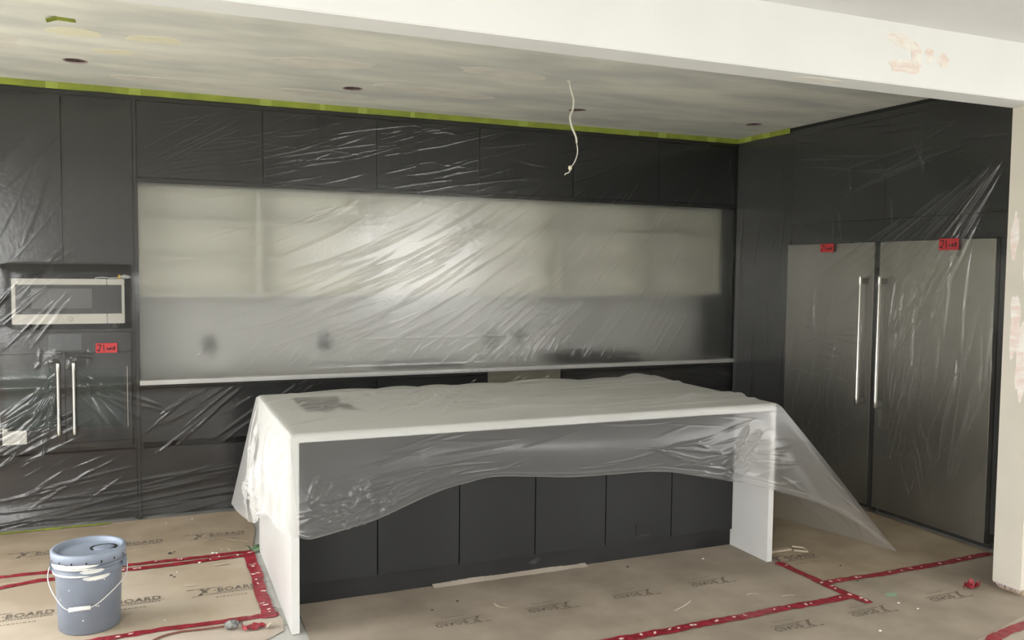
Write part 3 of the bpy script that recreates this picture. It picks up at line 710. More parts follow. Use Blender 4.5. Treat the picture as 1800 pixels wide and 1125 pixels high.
# bunched film in the corner
for k in range(16): F.fold(U(-.18, -.03), U(.95, 2.6), R(90 + U(-10, 10)), U(.3, 1.0), U(.005, .010), U(.0015, .005))
for k in range(40): F.fold(U(-.42, -.06), U(.62, .88), R(U(-14, 14)), U(.08, .3), U(.006, .012), U(.004, .011), U(-.6, .6))
F.fold(-2.1, 1.155, 0, 3.4, .006, .003)
A_, Z_ = np.meshgrid(F.a, F.b, indexing='ij')
off = .0065 + .024 * np.exp(-((Z_ - .90) / .035) ** 2)
off += .030 * np.exp(-((Z_ - .0) / .12) ** 2)
lay = np.exp(-((A_ + 5.14) / .47) ** 8) * np.exp(-((Z_ - .87) / .44) ** 8)
off += .020 * lay
for hx in (-5.182, -5.094):
    dz = np.maximum(0, np.abs(Z_ - .822) - .235); dd = np.sqrt((A_ - hx) ** 2 + dz ** 2)
    off += .010 * np.exp(-(dd / .06) ** 2)
off = np.maximum(off, .024 * np.exp(-((A_ + 5.115) / .40) ** 8) * np.exp(-((Z_ - 1.43) / .24) ** 8))
Dp = F.D - np.minimum(0, F.D + .006)                            # never press through the doors
X = np.stack([A_, -(off + np.maximum(F.D, -.006)), Z_], -1)
tag(grid_obj('plastic_sheet', X, 'film'), 'clear plastic film hung over the whole back wall of cabinets', 'plastic sheet')

# ---- hazier sheet closing the open splashback
F = Field(XT + .004, -.006, CZ + .004, 2.203, .02)
F.waves(.004, 6, 9)
A_, Z_ = np.meshgrid(F.a, F.b, indexing='ij')
tag(grid_obj('plastic_sheet', np.stack([A_, .03 - F.D, Z_], -1), 'film_frosted'), 'hazy white plastic film closing the opening above the back counter', 'plastic sheet')

# ---- sheet over the right wall
F = Field(-2.62, -.03, .012, H - .03, .006)
F.waves(.003, 4, 5)
for k in range(13): F.fold(U(-.75, -.06), U(.7, 2.4), R(93 + U(-8, 10)), U(.4, 1.1), U(.004, .008), U(.0006, .0024), U(-.08, .08))
for k in range(44): F.fold(U(-2.5, -1.7), U(.5, 1.6), R(98 + U(-10, 14)), U(.25, .9), U(.005, .010), U(.0015, .0045), U(-.15, .2))
for k in range(26): F.fold(U(-1.5, -.72), U(.4, 1.45), R(95 + U(-16, 22)), U(.2, .7), U(.005, .010), U(.0015, .0045), U(-.3, .3))
for k in range(22): F.fold(U(-1.5, -.8), U(.85, 1.35), R(U(-30, 20)), U(.1, .4), U(.005, .010), U(.001, .003), U(-.4, .4))
for k in range(36):                                            # fan below the upper outer corner (falls inwards)
    an = R(U(28, 66)); ln = U(.3, 1.1); r_ = U(.1, .9)
    F.fold(-2.58 + math.cos(an) * (r_ + ln / 2), 2.45 - math.sin(an) * (r_ + ln / 2), -an, ln, U(.005, .011), U(.002, .006), U(-.05, .05))
for k in range(14): F.fold(U(-2.5, -.5), U(2.3, 2.7), R(U(-24, 10)), U(.3, 1.1), U(.005, .010), U(.0006, .002), U(-.1, .1))
for k in range(14): F.fold(U(-2.3, -.3), U(1.9, 2.6), R(U(60, 130)), U(.12, .4), U(.004, .008), U(.001, .003), U(-.3, .3))
for k in range(30): F.fold(U(-2.45, -.8), U(.1, .6), R(U(60, 150)), U(.2, .7), U(.005, .010), U(.001, .004), U(-.5, .5))
A_, Z_ = np.meshgrid(F.a, F.b, indexing='ij')
off = .012 + .026 / (1 + np.exp(-(1.95 - Z_) / .06)) * np.clip(-A_ / .1, 0, 1)
for hy in (-1.507, -1.676):
    dz = np.maximum(0, np.abs(Z_ - 1.193) - .45); dd = np.sqrt((A_ - hy) ** 2 + dz ** 2)
    off += .014 * np.exp(-(dd / .07) ** 2)
off += .02 * np.exp(-(Z_ / .1) ** 2)
X = np.stack([-(off + np.maximum(F.D * 2.0, -.007)), A_, Z_], -1)
tag(grid_obj('plastic_sheet', X[::-1], 'film'), 'clear wrinkled plastic film hung over the fridges and right wall', 'plastic sheet')

# ---- dust sheet draped over the island
e = .006
XL, XR, YF, YB, ZT = IX0 - .012, IX1 + .012, IYF - .026, IYB + .012, CZ + e
ZE = ZT - .016
cr = lambda pts, n: np.array([list(v) for v in smoothpath(pts, n)])
def resample(P3, n):
    d = np.r_[0, np.cumsum(np.linalg.norm(np.diff(P3, axis=0), axis=1))]; s_ = np.linspace(0, d[-1], n)
    return np.stack([np.interp(s_, d, P3[:, i]) for i in range(3)], 1)
NF, NS, NV = 340, 150, 110
hem_front = cr([(-4.055, -2.27, .47), (-4.0, -2.285, .462), (-3.862, -2.28, .484), (-3.687, -2.27, .52), (-3.434, -2.26, .606), (-3.281, -2.26, .641), (-3.118, -2.26, .66), (-2.89, -2.265, .642), (-2.717, -2.27, .626),
                (-2.489, -2.275, .621), (-2.182, -2.275, .611), (-1.855, -2.27, .546), (-1.666, -2.265, .504), (-1.429, -2.265, .438), (-1.135, -2.30, .345), (-.875, -2.30, .218), (-.694, -2.31, .096), (-.57, -2.337, .008)], 12)
hem_left = cr([(-4.225, -.90, .285), (-4.20, -1.0, .262), (-4.165, -1.12, .25), (-4.13, -1.27, .263), (-4.125, -1.5, .36), (-4.135, -1.75, .46), (-4.13, -2.0, .487), (-4.11, -2.15, .47), (-4.08, -2.24, .465), (-4.055, -2.27, .47)], 10)
hem_right = cr([(-.57, -2.337, .008), (-.60, -2.15, .008), (-.66, -1.9, .008), (-.74, -1.6, .010), (-.86, -1.3, .012), (-1.0, -1.05, .012), (-1.1, -.90, .014)], 10)
top_left = np.stack([np.full(NS, XL), np.linspace(YB, YF, NS), np.full(NS, ZE)], 1)
top_front = np.stack([np.linspace(XL, XR, NF), np.full(NF, YF), np.full(NF, ZE)], 1)
top_right = np.stack([np.full(NS, XR), np.linspace(YF, YB, NS), np.full(NS, ZE)], 1)
V = np.linspace(0, 1, NV)
def flap(top, hem, bulge):
    """bulge(s, v) -> outward vector"""
    n = len(top); hm = hem; S = np.linspace(0, 1, n)
    P3 = top[:, None] * (1 - V[None, :, None]) + hm[:, None] * V[None, :, None]
    return P3 + bulge(S[:, None], V[None])
def front_hem():
    # the hem drifts from left corner to floor tip, matched to top by share of length with the right part bunched
    h = resample(hem_front, 4000); xs = h[:, 0]
    s_ = np.linspace(0, 1, NF); tx = XL + (XR - XL) * s_
    # straight down over most of the front, then fanned out towards the tip
    tgt = np.where(s_ < .80, tx + .0, 0); k = s_ >= .80
    x80 = XL + (XR - XL) * .80; tgt[k] = x80 + (-.57 - x80) * ((s_[k] - .80) / .20) ** 1.15
    tgt[0] = xs[0]; tgt = np.clip(tgt, xs[0], xs[-1])
    return np.stack([np.interp(tgt, xs, h[:, i]) for i in range(3)], 1)
def vec(a, b, c): return np.stack(np.broadcast_arrays(a, b, c), -1)
front = flap(top_front, front_hem(), lambda S, V_: vec(0 * S, -.03 * np.sin(np.pi * V_ ** .8) * (.4 + .6 * np.sin(np.pi * S)), -.018 * np.sin(np.pi * V_) * 0 * S))
left = flap(top_left, resample(hem_left, NS), lambda S, V_: vec(-.03 * np.sin(np.pi * V_) * np.sin(np.pi * np.clip(S, 0, 1)), 0 * S, 0 * S * V_))
right = flap(top_right, resample(hem_right, NS), lambda S, V_: vec(-.10 * np.sin(np.pi * V_) * S, 0 * S, -.09 * np.sin(np.pi * V_) * (.3 + .7 * S)))
gx, gy = np.meshgrid(np.linspace(XL, XR, NF), np.linspace(YF, YB, NS), indexing='ij')
ed = np.minimum(np.minimum(gx - XL, XR - gx), np.minimum(gy - YF, YB - gy))
topg = np.stack([gx, gy, ZT - .016 * (1 - np.clip(ed / .03, 0, 1)) ** 2], -1)
backlip = np.stack([np.repeat(np.linspace(XL, XR, NF)[:, None], 14, 1), np.repeat((YB + np.linspace(0, .02, 14))[None], NF, 0), np.repeat((ZE - np.linspace(0, .22, 14))[None], NF, 0)], -1)

def crease_disp(P3, folds, ax, seed=0):
    """sum of creases in two coordinates of P3; returns height"""
    a = P3[..., ax[0]]; b = P3[..., ax[1]]; D = np.zeros_like(a)
    for (ca, cb, an, ln, wd, am, cu) in folds:
        da, db = a - ca, b - cb; u = da * math.cos(an) + db * math.sin(an); v = -da * math.sin(an) + db * math.cos(an) - cu * u * u
        tp = np.clip(1 - (2 * u / ln) ** 2, 0, 1); D += am * tp * np.exp(-(v / (wd * (.35 + .65 * tp))) ** 2)
    return D
def fl(n, fa, fb, fan, fl_, fw_, fam, fcu=(-.1, .1)):
    return [(U(*fa), U(*fb), R(U(*fan)), U(*fl_), U(*fw_), U(*fam), U(*fcu)) for _ in range(n)]
# top: long folds along the length, a star of folds near the grey panel, a lump at the far right
ft = fl(30, (-3.3, -1.5), (-2.1, -1.0), (-8, 12), (.4, 1.5), (.008, .02), (.006, .020)) + fl(16, (-3.3, -2.9), (-1.7, -1.05), (40, 140), (.2, .6), (.008, .02), (.004, .014)) + \
     fl(14, (-4.0, -3.5), (-2.1, -1.2), (10, 60), (.2, .5), (.008, .016), (.003, .010)) + fl(10, (-3.9, -3.2), (-1.5, -1.0), (-30, 40), (.2, .5), (.01, .02), (.004, .012))
dt = crease_disp(topg, ft, (0, 1))
lump = .030 * np.exp(-((gx + 1.55) / .16) ** 2 - ((gy + 1.02) / .13) ** 2) + .018 * np.exp(-((gx + 2.3) / .3) ** 2 - ((gy + 1.0) / .1) ** 2) + .008 * np.exp(-((gx + 3.2) / .5) ** 2 - ((gy + .98) / .12) ** 2)
lump += .012 * np.abs(np.sin(gx * 9 + np.sin(gx * 4.1))) * np.exp(-((gy - YB) / .06) ** 2) * (gx > -3.9)
fade = np.clip((gy - YF) / .05, 0, 1) * np.clip((gx - XL) / .04, 0, 1) * np.clip((XR - gx) / .04, 0, 1)
topg[..., 2] += (dt + lump) * fade + .0
backlip[..., 2] += (((dt + lump) * fade)[:, -1])[:, None] * np.linspace(1, 0, 14)[None]
# front: fine creases, crumple at the lower left, horizontal folds at right
ff = fl(52, (-3.9, -1.3), (.5, .88), (-8, 16), (.15, .6), (.003, .007), (.001, .003), (-.2, .2)) + fl(46, (-4.06, -3.6), (.46, .68), (-70, 80), (.05, .18), (.004, .010), (.003, .010), (-2, 2)) + \
     fl(26, (-2.3, -1.3), (.45, .75), (-22, 8), (.12, .5), (.005, .012), (.002, .007), (-.3, .3)) + fl(8, (-1.75, -1.55), (.55, .75), (30, 70), (.1, .3), (.01, .02), (.01, .02)) + \
     fl(16, (-1.4, -.7), (.1, .5), (-45, -20), (.15, .5), (.006, .012), (.003, .010), (-.3, .3)) + fl(16, (-4.06, -3.1), (.55, .7), (8, 30), (.3, .9), (.004, .009), (.0015, .0045), (-.1, .2))
fv = np.clip(V / .12, 0, 1)[None]
dfr = crease_disp(front, ff, (0, 2)) * fv * 1.25
# rolled hem
dfr += .012 * np.exp(-((V - .97) / .025) ** 2)[None]
side_blend = np.clip(np.linspace(0, 1, NF) / .03, 0, 1)[:, None]
front[..., 1] -= dfr * side_blend
# left flap: strong long folds from the top corner and crumple at the foot
fs = fl(44, (-2.15, -.95), (.3, .85), (55, 120), (.25, .7), (.010, .026), (.006, .024), (-.2, .2)) + fl(40, (-2.2, -1.1), (.3, .55), (0, 180), (.08, .25), (.007, .018), (.005, .02), (-1, 1)) + \
     [(-1.7, .68, R(62), .6, .03, .03, 0), (-1.95, .7, R(78), .55, .025, .03, 0), (-1.35, .55, R(66), .7, .03, .025, 0)]
dl = crease_disp(left, fs, (1, 2)) * fv * np.clip((1 - np.linspace(0, 1, NS)) / .05, 0, 1)[:, None]
left[..., 0] -= dl
fr_ = fl(40, (-2.2, -.95), (.1, .8), (40, 140), (.15, .5), (.006, .014), (.003, .010), (-.4, .4))
dr = crease_disp(right, fr_, (1, 2)) * fv * np.clip(np.linspace(0, 1, NS) / .05, 0, 1)[:, None] * np.clip((1 - V) / .1, 0, 1)[None]
right[..., 0] += dr
for A3 in (front, left, right): A3[..., 2] = np.maximum(A3[..., 2], .006)
# one continuous mesh
parts = [left[:, ::-1], front[:, ::-1], right[:, ::-1], topg, backlip]
vv, qq, base = [], [], 0
for A3 in parts:
    na, nb = A3.shape[:2]; idx = np.arange(na * nb).reshape(na, nb) + base
    vv.append(A3.reshape(-1, 3)); qq.append(np.stack([idx[:-1, :-1], idx[1:, :-1], idx[1:, 1:], idx[:-1, 1:]], -1).reshape(-1, 4)); base += na * nb
vv = np.concatenate(vv); qq = np.concatenate(qq)
key = np.round(vv, 4); _, first, inv = np.unique(key, axis=0, return_index=True, return_inverse=True); inv = inv.reshape(-1)
vv = vv[first]; qq = inv[qq]
ok = (qq[:, 0] != qq[:, 1]) & (qq[:, 1] != qq[:, 2]) & (qq[:, 2] != qq[:, 3]) & (qq[:, 3] != qq[:, 0]) & (qq[:, 0] != qq[:, 2]) & (qq[:, 1] != qq[:, 3]); qq = qq[ok]
me = bpy.data.meshes.new('dust_sheet'); me.vertices.add(len(vv)); me.vertices.foreach_set('co', vv.reshape(-1).astype(np.float32))
me.loops.add(qq.size); me.loops.foreach_set('vertex_index', qq.reshape(-1).astype(np.int32)); me.polygons.add(len(qq)); me.polygons.foreach_set('loop_start', np.arange(0, qq.size, 4, dtype=np.int32))
me.polygons.foreach_set('use_smooth', np.ones(len(qq), dtype=bool)); me.update(calc_edges=True); me.validate(); me.materials.append(M['film_drape'])
ds = bpy.data.objects.new('dust_sheet', me); COL.objects.link(ds)
tag(ds, 'milky plastic dust sheet draped over the kitchen island', 'plastic sheet')

# ---- loose end of film bunched beside the fridge
F = Field(0, .16, 0, .62, .008)
for k in range(16): F.fold(U(0, .16), U(0, .6), R(90 + U(-25, 25)), U(.15, .5), U(.008, .016), U(.006, .018))
A_, Z_ = np.meshgrid(F.a, F.b, indexing='ij')
wd = .35 + .65 * np.sin(np.pi * np.clip(Z_ / .62, 0, 1) * .8)
X = np.stack([-.045 - F.D - .03 * np.sin(Z_ * 9), -2.66 - (A_ - .02) * wd, .22 + Z_], -1)
tag(grid_obj('film_tail', X, 'film'), 'loose bunched tail of clear film between fridge and wall end', 'plastic sheet')

# ------------------------------------------------------------------ green masking tape under the ceiling
def vtape(label, plane, a0, a1, z0, z1, seed, at, n_pieces):
    rr = random.Random(seed); t = thing('masking_tape', label, 'tape', ((a0 + a1) / 2, at, z0) if plane == 'y' else (at, (a0 + a1) / 2, z0))
    cuts = sorted([a0, a1] + [a0 + (a1 - a0) * (k + rr.uniform(-.3, .3)) / n_pieces for k in range(1, n_pieces)])
    for k, (u0, u1) in enumerate(zip(cuts, cuts[1:])):
        n = max(3, int((u1 + .04 - u0) / .05)); bm = bmesh.new(); L_ = []
        d0 = .0016 * (k % 2) + .0008
        for i in range(n + 1):
            u = u0 + (min(u1 + .04, a1) - u0) * i / n; dz = .003 * noise.noise(Vector((u * 6, seed, 0)))
            q = []
            for (zz, d) in ((z0 + dz, d0 + .0015), (z0 + .012 + dz, d0), (z1, d0)):
                p = (u, at - d, zz) if plane == 'y' else (at - d, u, zz); q.append(bm.verts.new(p))
            L_.append(q)
        for p_, q in zip(L_, L_[1:]):
            for j in range(2): bm.faces.new((p_[j], q[j], q[j + 1], p_[j + 1]))
        obj('tape_strip', bm, 'green_tape', t)
        if k and rr.random() < .8:
            u = u0; wv = rr.uniform(.03, .09)
            obj('tape_tab', boxes((u, u + wv, at - .0048, at - .0042, z0 - .001, z1 - .001) if plane == 'y' else (at - .0048, at - .0042, u, u + wv, z0 - .001, z1 - .001)), 'green_tape_double', t)
    return t
vtape('yellow-green masking tape along the ceiling above the dark upper cabinets', 'y', OX0, -.012, H - .042, H - .0008, 3, -.012, 14)
vtape('short yellow-green masking tape above the tall corner panel', 'x', -.66, -.012, H - .042, H - .0008, 5, -.014, 3)
tape('masking_tape', 'yellow-green masking tape along the floor under the oven cabinet', [(-5.9, -.055), (-4.9, -.052)], .035, .003, 'green_tape', None, seed=12, jit=.001)
bm = bmesh.new(); L_ = []
for k in range(9):
    u = k / 8; L_.append([bm.verts.new((-5.065 + .12 * u, -1.56 + .02 * u + s * .03, H - .001 - .018 * max(0, .35 - u) / .35 - .001 * s)) for s in (-1, 1)])
for a, b in zip(L_, L_[1:]): bm.faces.new((a[0], b[0], b[1], a[1]))
tag(obj('tape_scrap', bm, 'green_tape'), 'small curled scrap of green tape stuck to the kitchen ceiling', 'tape scrap')
# hanging cable
t = thing('ceiling_cable', 'white electric cable hanging from the kitchen ceiling', 'cable', (-2.314, -1.39, H))
pw = [(-2.314, -1.39, H + .01), (-2.30, -1.39, 2.74), (-2.281, -1.39, 2.687), (-2.285, -1.39, 2.63), (-2.303, -1.39, 2.585), (-2.293, -1.39, 2.53), (-2.263, -1.39, 2.468), (-2.2565, -1.39, 2.43)]
obj('sheath', T(smoothpath(pw), .0062, 8), 'cable_white', t, True)
obj('conductor', T(smoothpath([(-2.2565, -1.39, 2.432), (-2.249, -1.39, 2.384), (-2.258, -1.39, 2.34), (-2.276, -1.39, 2.305), (-2.296, -1.39, 2.28)]), .0036, 6), 'cable_white', t, True)
obj('black_conductor', T(smoothpath([(-2.2545, -1.393, 2.432), (-2.245, -1.393, 2.39), (-2.246, -1.393, 2.34), (-2.268, -1.393, 2.295), (-2.292, -1.392, 2.278)]), .0026, 6), 'ink', t, True)
bm = lathe([(0, 0), (.009, .002), (.012, .016), (.008, .026), (0, .026)], (-2.298, -1.39, 2.265), 14); obj('wire_nut', bm, 'wire_nut', t, True)
obj('bare_end', T(smoothpath([(-2.297, -1.39, 2.267), (-2.307, -1.39, 2.25), (-2.325, -1.39, 2.244), (-2.334, -1.39, 2.234)]), .0035, 6), 'cable_white', t, True)
obj('hole_collar', lathe([(.0062, 0), (.016, 0), (.014, -.002), (.0062, -.003)], (-2.314, -1.39, H), 16), 'chip_white', t)

# ------------------------------------------------------------------ bucket
BC = (-4.92, -1.735, .0022)
t = thing('paint_bucket', 'grey plastic bucket with lid and wire handle', 'bucket', BC)
obj('body', lathe([(0, 0), (.124, 0), (.13, .006), (.139, .262), (.1395, .270), (.150, .272), (.150, .280), (.141, .282), (.142, .302), (.151, .304), (.151, .312), (.143, .314), (.1435, .352), (.138, .352), (.128, .02), (0, .02)], BC, 64), 'bucket', t, True)
ld = obj('lid', lathe([(.1455, .322), (.155, .322), (.1575, .352), (.1575, .366), (.152, .371), (.141, .371), (.138, .366), (.136, .352), (.125, .350), (0, .351)], BC, 64), 'lid', t, True)
bm = bmesh.new()
n = 30
for r0, r1, z0, z1 in ((.050, .058, .3515, .3555),):
    vs_ = []
    for k in range(n + 1):
        a = math.radians(-35 + 250 * k / n); cx, cy = BC[0] + .062, BC[1] + .012
        vs_.append([bm.verts.new((cx + r * math.cos(a), cy + .75 * r * math.sin(a), BC[2] + z)) for r, z in ((r0, z0), (r0, z1), (r1, z1), (r1, z0))])
    for a, b in zip(vs_, vs_[1:]):
        for j in range(4): bm.faces.new((a[j], b[j], b[(j + 1) % 4], a[(j + 1) % 4]))
obj('spout_ring', bm, 'ink', ld)
bm = lathe([(0, .004), (.044, .004), (.049, .0), (.049, -.001)], (BC[0] + .062, BC[1] + .012, BC[2] + .3515), 28)
for v in bm.verts: v.co.y = BC[1] + .012 + (v.co.y - BC[1] - .012) * .75
obj('spout_cap', bm, 'lid', ld, True)
bm = bmesh.new()
for k in range(16):
    a = 2 * math.pi * k / 16; c, s = math.cos(a), math.sin(a)
    p = Vector((BC[0] + .1565 * c, BC[1] + .1565 * s, BC[2] + .329)); tn = Vector((-s, c, 0)); o_ = Vector((c, s, 0))
    f = [p + tn * .003 + o_ * .0012, p - tn * .003 + o_ * .0012, p - tn * .003 + o_ * .0018 + Vector((0, 0, .012)), p + tn * .003 + o_ * .0018 + Vector((0, 0, .012))]
    bm.faces.new([bm.verts.new(q) for q in f])
obj('tear_slot', bm, 'ink', ld)
def smear(a0, a1, z0, z1, r, seed):
    bm = bmesh.new(); n = 28; L_ = []
    for k in range(n + 1):
        a = math.radians(a0 + (a1 - a0) * k / n); e_ = 1 - abs(2 * k / n - 1) ** 4
        j = .35 * noise.noise(Vector((k * .45, seed, 0))); zc, hh = (z0 + z1) / 2, (z1 - z0) / 2 * e_ * (1 + j)
        rr_ = r if not callable(r) else None
        L_.append([bm.verts.new((BC[0] + (r + .0008) * math.cos(a), BC[1] + (r + .0008) * math.sin(a), BC[2] + zc + s * hh + .004 * j)) for s in (-1, 1)])
    for a, b in zip(L_, L_[1:]): bm.faces.new((a[0], b[0], b[1], a[1]))
    return bm
obj('paint_smear', smear(186, 276, .272, .281, .150, 1), 'paint_smear', t); obj('paint_smear', smear(180, 285, .303, .313, .151, 2), 'paint_smear', t)
obj('paint_smear', smear(200, 290, .315, .330, .1575, 3), 'paint_smear', t); obj('paint_smear', smear(262, 312, .250, .275, .1397, 4), 'paint_smear', t); obj('paint_smear', smear(258, 300, .283, .302, .1425, 6), 'paint_smear', t)
for k, (a, z) in enumerate(((285, .13), (289, .128), (238, .21), (262, .07), (300, .245), (215, .16))):
    q = math.radians(a); rr_ = .1305 + .009 * z / .262
    bm = bmesh.new(); bmesh.ops.create_icosphere(bm, subdivisions=1, radius=.0035)
    for v in bm.verts: v.co += Vector((BC[0] + rr_ * math.cos(q), BC[1] + rr_ * math.sin(q), BC[2] + z))
    obj('paint_fleck', bm, 'paint_smear', t)
# wire handle hanging to the front
ca = math.radians(-8); ends = []
for s in (1, -1):
    px, py = BC[0] + s * .152 * math.cos(ca), BC[1] + s * .152 * math.sin(ca); ends.append((px, py))
    obj('handle_ear', boxes((px - .010, px + .010, py - .015, py + .015, BC[2] + .266, BC[2] + .318), bev=.004), 'bucket', t)
cen = (BC[0] - .03, BC[1] - .162)
hp = [(ends[1][0] - .012, ends[1][1], .285), (ends[1][0] - .014, ends[1][1] - .05, .24), (ends[1][0] + .02, ends[1][1] - .125, .185), (cen[0] - .045, cen[1] + .0, .138), (cen[0] + .045, cen[1] - .0, .138),
      (ends[0][0] - .06, ends[0][1] - .105, .18), (ends[0][0] + .004, ends[0][1] - .045, .235), (ends[0][0] + .012, ends[0][1], .285)]
obj('bail', T(smoothpath([Vector(p) + Vector((0, 0, BC[2])) for p in hp], 6), .0025, 6), 'bail', t, True)
obj('grip', T([(cen[0] - .044, cen[1], .138 + BC[2]), (cen[0] + .044, cen[1], .138 + BC[2])], .0095, 12), 'grip', t, True)

# ------------------------------------------------------------------ cord and scraps on the floor
t = thing('power_cord', 'thin brown cord with a grey plug on the floor by the bucket', 'power cord', (-4.5, -2.03, .004))
obj('cord', T(smoothpath([(-4.82, -2.45, .008), (-4.72, -2.15, .008), (-4.64, -2.03, .008), (-4.55, -1.99, .008), (-4.45, -1.995, .008), (-4.35, -2.01, .012)]), .0045, 8), 'brown_cord', t, True)
bm = bmesh.new(); bmesh.ops.create_icosphere(bm, subdivisions=3, radius=1)
for v in bm.verts:
    k = 1 + .25 * noise.noise(v.co * 2.7 + Vector((4, 1, 0))); v.co = Vector((-4.318 + .032 * k * v.co.x, -2.03 + .024 * k * v.co.y, .0245 + .022 * min(k, 1.02) * v.co.z))
obj('plug', bm, 'plug_grey', t, True)
obj('prong', boxes((-4.292, -4.27, -2.045, -2.041, .018, .026), (-4.292, -4.27, -2.022, -2.018, .018, .026)), 'chrome', t)
def curl(name, label, cat, pts, wd, mt, group=None, lift=.0):
    """narrow ribbon through the points, bowed"""
    P3 = smoothpath(pts, 6); bm = bmesh.new(); L_ = []
    for i, p in enumerate(P3):
        d = (P3[min(i + 1, len(P3) - 1)] - P3[max(i - 1, 0)]).normalized(); n = Vector((-d.y, d.x, 0)); u = i / (len(P3) - 1); wv = wd * (.35 + .65 * math.sin(math.pi * u))
        L_.append([bm.verts.new(p + n * wv / 2), bm.verts.new(p - n * wv / 2 + Vector((0, 0, wv * .35)))])
    for a, b in zip(L_, L_[1:]): bm.faces.new((a[0], b[0], b[1], a[1]))
    g = bmesh.ops.extrude_face_region(bm, geom=list(bm.faces))
    for v in g['geom']:
        if isinstance(v, bmesh.types.BMVert): v.co.z += .0008
    return tag(obj(name, bm, mt), label, cat, group)
FZ = .0035
curl('wood_shaving', 'pale curved shaving just inside the red tape, behind the bucket', 'shaving', [(-4.345, -1.115, FZ), (-4.30, -1.13, FZ + .004), (-4.245, -1.115, FZ)], .016, 'shaving')
curl('wood_shaving', 'long thin pale shaving on the board behind the red tape', 'shaving', [(-4.24, -.66, FZ), (-4.20, -.72, FZ + .006), (-4.12, -.755, FZ)], .014, 'shaving')
curl('wood_shaving', 'small white sliver beside a logo on the bucket board', 'shaving', [(-4.50, -1.385, FZ), (-4.47, -1.40, FZ + .003), (-4.44, -1.40, FZ)], .012, 'chip_white')
curl('wood_shaving', 'long white sliver on the board in front of the island', 'shaving', [(-2.30, -2.60, FZ), (-2.22, -2.57, FZ + .004), (-2.15, -2.52, FZ)], .009, 'chip_white')
curl('wood_shaving', 'bent pale scrap on the board before the island plinth', 'shaving', [(-3.09, -2.19, FZ), (-3.085, -2.25, FZ + .003), (-3.05, -2.27, FZ)], .014, 'shaving')
curl('wood_shaving', 'white sliver left of the red tape crossing', 'shaving', [(-1.84, -2.56, FZ), (-1.81, -2.565, FZ + .003), (-1.775, -2.575, FZ)], .012, 'chip_white')
curl('wood_shaving', 'faint white sliver just before the long red tape', 'shaving', [(-1.68, -2.64, FZ), (-1.645, -2.65, FZ + .002), (-1.61, -2.655, FZ)], .010, 'chip_white')
curl('wood_shaving', 'dark twig scrap beside the red tape corner at the island end', 'shaving', [(-4.115, -1.83, FZ), (-4.10, -1.87, FZ + .003), (-4.08, -1.87, FZ)], .012, 'dark_chip')
def chip(label, x, y, s, mt, seed, z=FZ, group='small crumbs on the floor boards'):
    bm = bmesh.new(); bmesh.ops.create_icosphere(bm, subdivisions=1, radius=1)
    for v in bm.verts:
        k = 1 + .5 * noise.noise(v.co * 1.9 + Vector((seed, 0, 0))); v.co = Vector((x + s * k * v.co.x, y + s * .8 * k * v.co.y, z + s * .35 * (1 + v.co.z)))
    where = ('in front of the island' if x > -3.6 else 'between the island and the fridges' if x > -1.35 else 'beside the double red tape' if -1.08 < y < -.88 else 'behind the double red tape' if y > -.88 else 'on the board with the bucket')
    if x > -1.36: where = 'near the wall end'
    return tag(obj('crumb', bm, mt), label + where, 'crumb', group)
WL, DL = 'tiny white plaster crumb lying ', 'tiny dark crumb lying '
for k, (x, y, s) in enumerate([(-4.33, -.92, .012), (-4.31, -.925, .009), (-4.41, -1.06, .010), (-4.24, -.88, .005), (-4.28, -.86, .004), (-4.53, -1.17, .006), (-4.60, -1.83, .005), (-4.57, -.20, .005), (-4.41, -.16, .006),
                               (-1.73, -2.03, .010), (-1.20, -2.94, .008), (-1.17, -3.03, .007), (-1.55, -3.16, .009), (-4.30, -.99, .006), (-4.2, -1.0, .007), (-4.35, -1.02, .005)]):
    chip(WL, x, y, s, 'chip_white', k, FZ + .004)
for k, (x, y, s) in enumerate([(-4.56, -.82, .012), (-4.535, -.80, .007), (-4.56, -1.20, .008), (-4.545, -1.235, .007), (-1.06, -2.40, .008), (-1.15, -2.62, .006), (-3.25, -2.1, .008), (-3.4, -2.16, .007), (-2.2, -1.98, .009)]):
    chip(DL, x, y, s, 'dark_chip', k + 30)
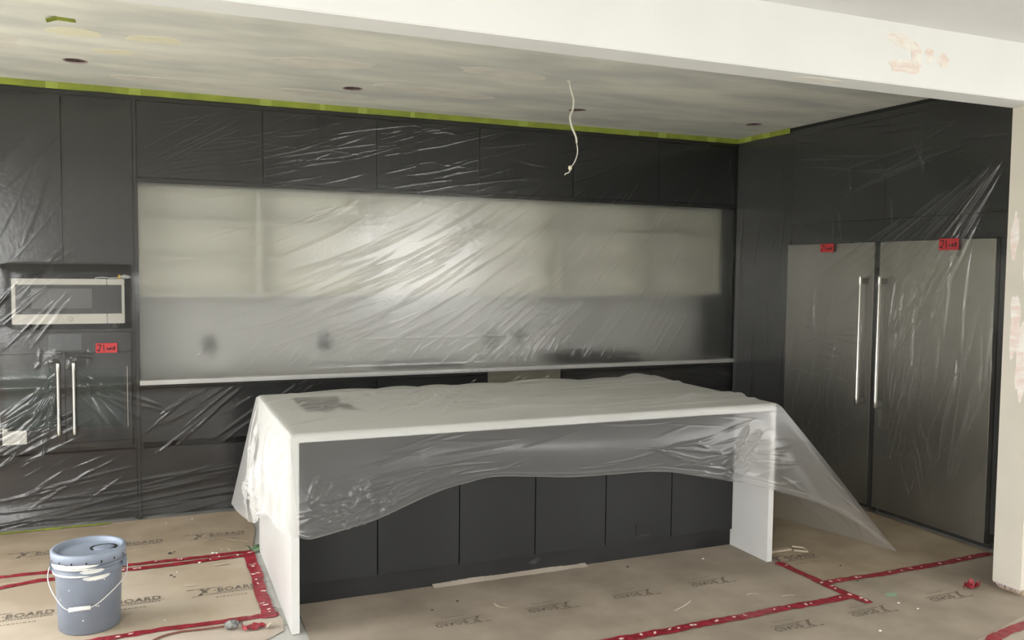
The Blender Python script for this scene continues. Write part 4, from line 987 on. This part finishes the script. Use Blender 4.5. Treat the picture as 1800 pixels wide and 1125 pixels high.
# leaf scrap behind the island end
t = thing('leaf_scrap', 'green leaf scrap at the tape corner beside the island end', 'leaf', (-4.10, -.93, FZ))
for (a, ln, wd_, zz) in ((.7, .075, .03, .02), (2.2, .055, .024, .03), (-.2, .06, .02, .012)):
    bm = bmesh.new(); L_ = []
    for k in range(7):
        u = k / 6; c = Vector((-4.118 + math.cos(a) * ln * u, -.955 + math.sin(a) * ln * u, .006 + zz * math.sin(u * 2.2))); n = Vector((-math.sin(a), math.cos(a), .5)) * wd_ * math.sin(math.pi * (.08 + .9 * u)) / 2
        L_.append([bm.verts.new(c - n), bm.verts.new(c + Vector((0, 0, -.003))), bm.verts.new(c + n)])
    for p_, q in zip(L_, L_[1:]):
        for j in range(2): bm.faces.new((p_[j], q[j], q[j + 1], p_[j + 1]))
    obj('leaf', bm, 'leaf', t, True)
# crumpled red tape scraps
def crumple(name, label, x, y, sx, sy, h, seed, mt='red_tape'):
    bm = bmesh.new(); n = 10; g = []
    for i in range(n):
        g.append([bm.verts.new((x + sx * (i / (n - 1) - .5) + .01 * noise.noise(Vector((i * .7, j, seed))), y + sy * (j / 4 - .5) * (.5 + .5 * math.sin(math.pi * (i + .5) / n)),
                                FZ + .002 + h * abs(noise.noise(Vector((i * .6, j * .8, seed * 3.7)))))) for j in range(5)])
    for i in range(n - 1):
        for j in range(4): bm.faces.new((g[i][j], g[i + 1][j], g[i + 1][j + 1], g[i][j + 1]))
    return tag(obj(name, bm, mt), label, 'tape scrap')
crumple('tape_scrap', 'crumpled red tape scrap lying right of the grey plug', -4.225, -2.06, .10, .06, .03, 2)
crumple('tape_scrap', 'crumpled red tape scrap on the board near the wall end', -.66, -2.92, .10, .045, .09, 4)
o = curl('paper_flap', 'curled brown paper flap beside the red tape scrap and plug', 'paper scrap', [(-4.17, -2.09, FZ + .002), (-4.15, -2.085, FZ + .016), (-4.125, -2.09, FZ + .01)], .05, 'card')
# cardboard tube by the right island panel
t = thing('cardboard_strip', 'beige cardboard strip folded at its end beside the right island panel', 'cardboard', (-1.2, -2.07, FZ))
obj('strip', boxes((-1.33, -1.13, -2.085, -2.045, FZ, FZ + .012), bev=.003), 'card', t)
bm = bmesh.new(); tube(bm, [(-1.13, -2.10, FZ + .006), (-1.07, -2.15, FZ + .006), (-1.055, -2.10, FZ + .012), (-1.10, -2.05, FZ + .012)], .006, 6); obj('folded_end', bm, 'card', t)
tag(obj('green_smudge', blob('z', -1.13, -2.83, .035, .02, .0021, .0006, .2, .6, 8), 'green_smudge'), 'faint green paint smudge on the board near the wall end', 'paint mark')
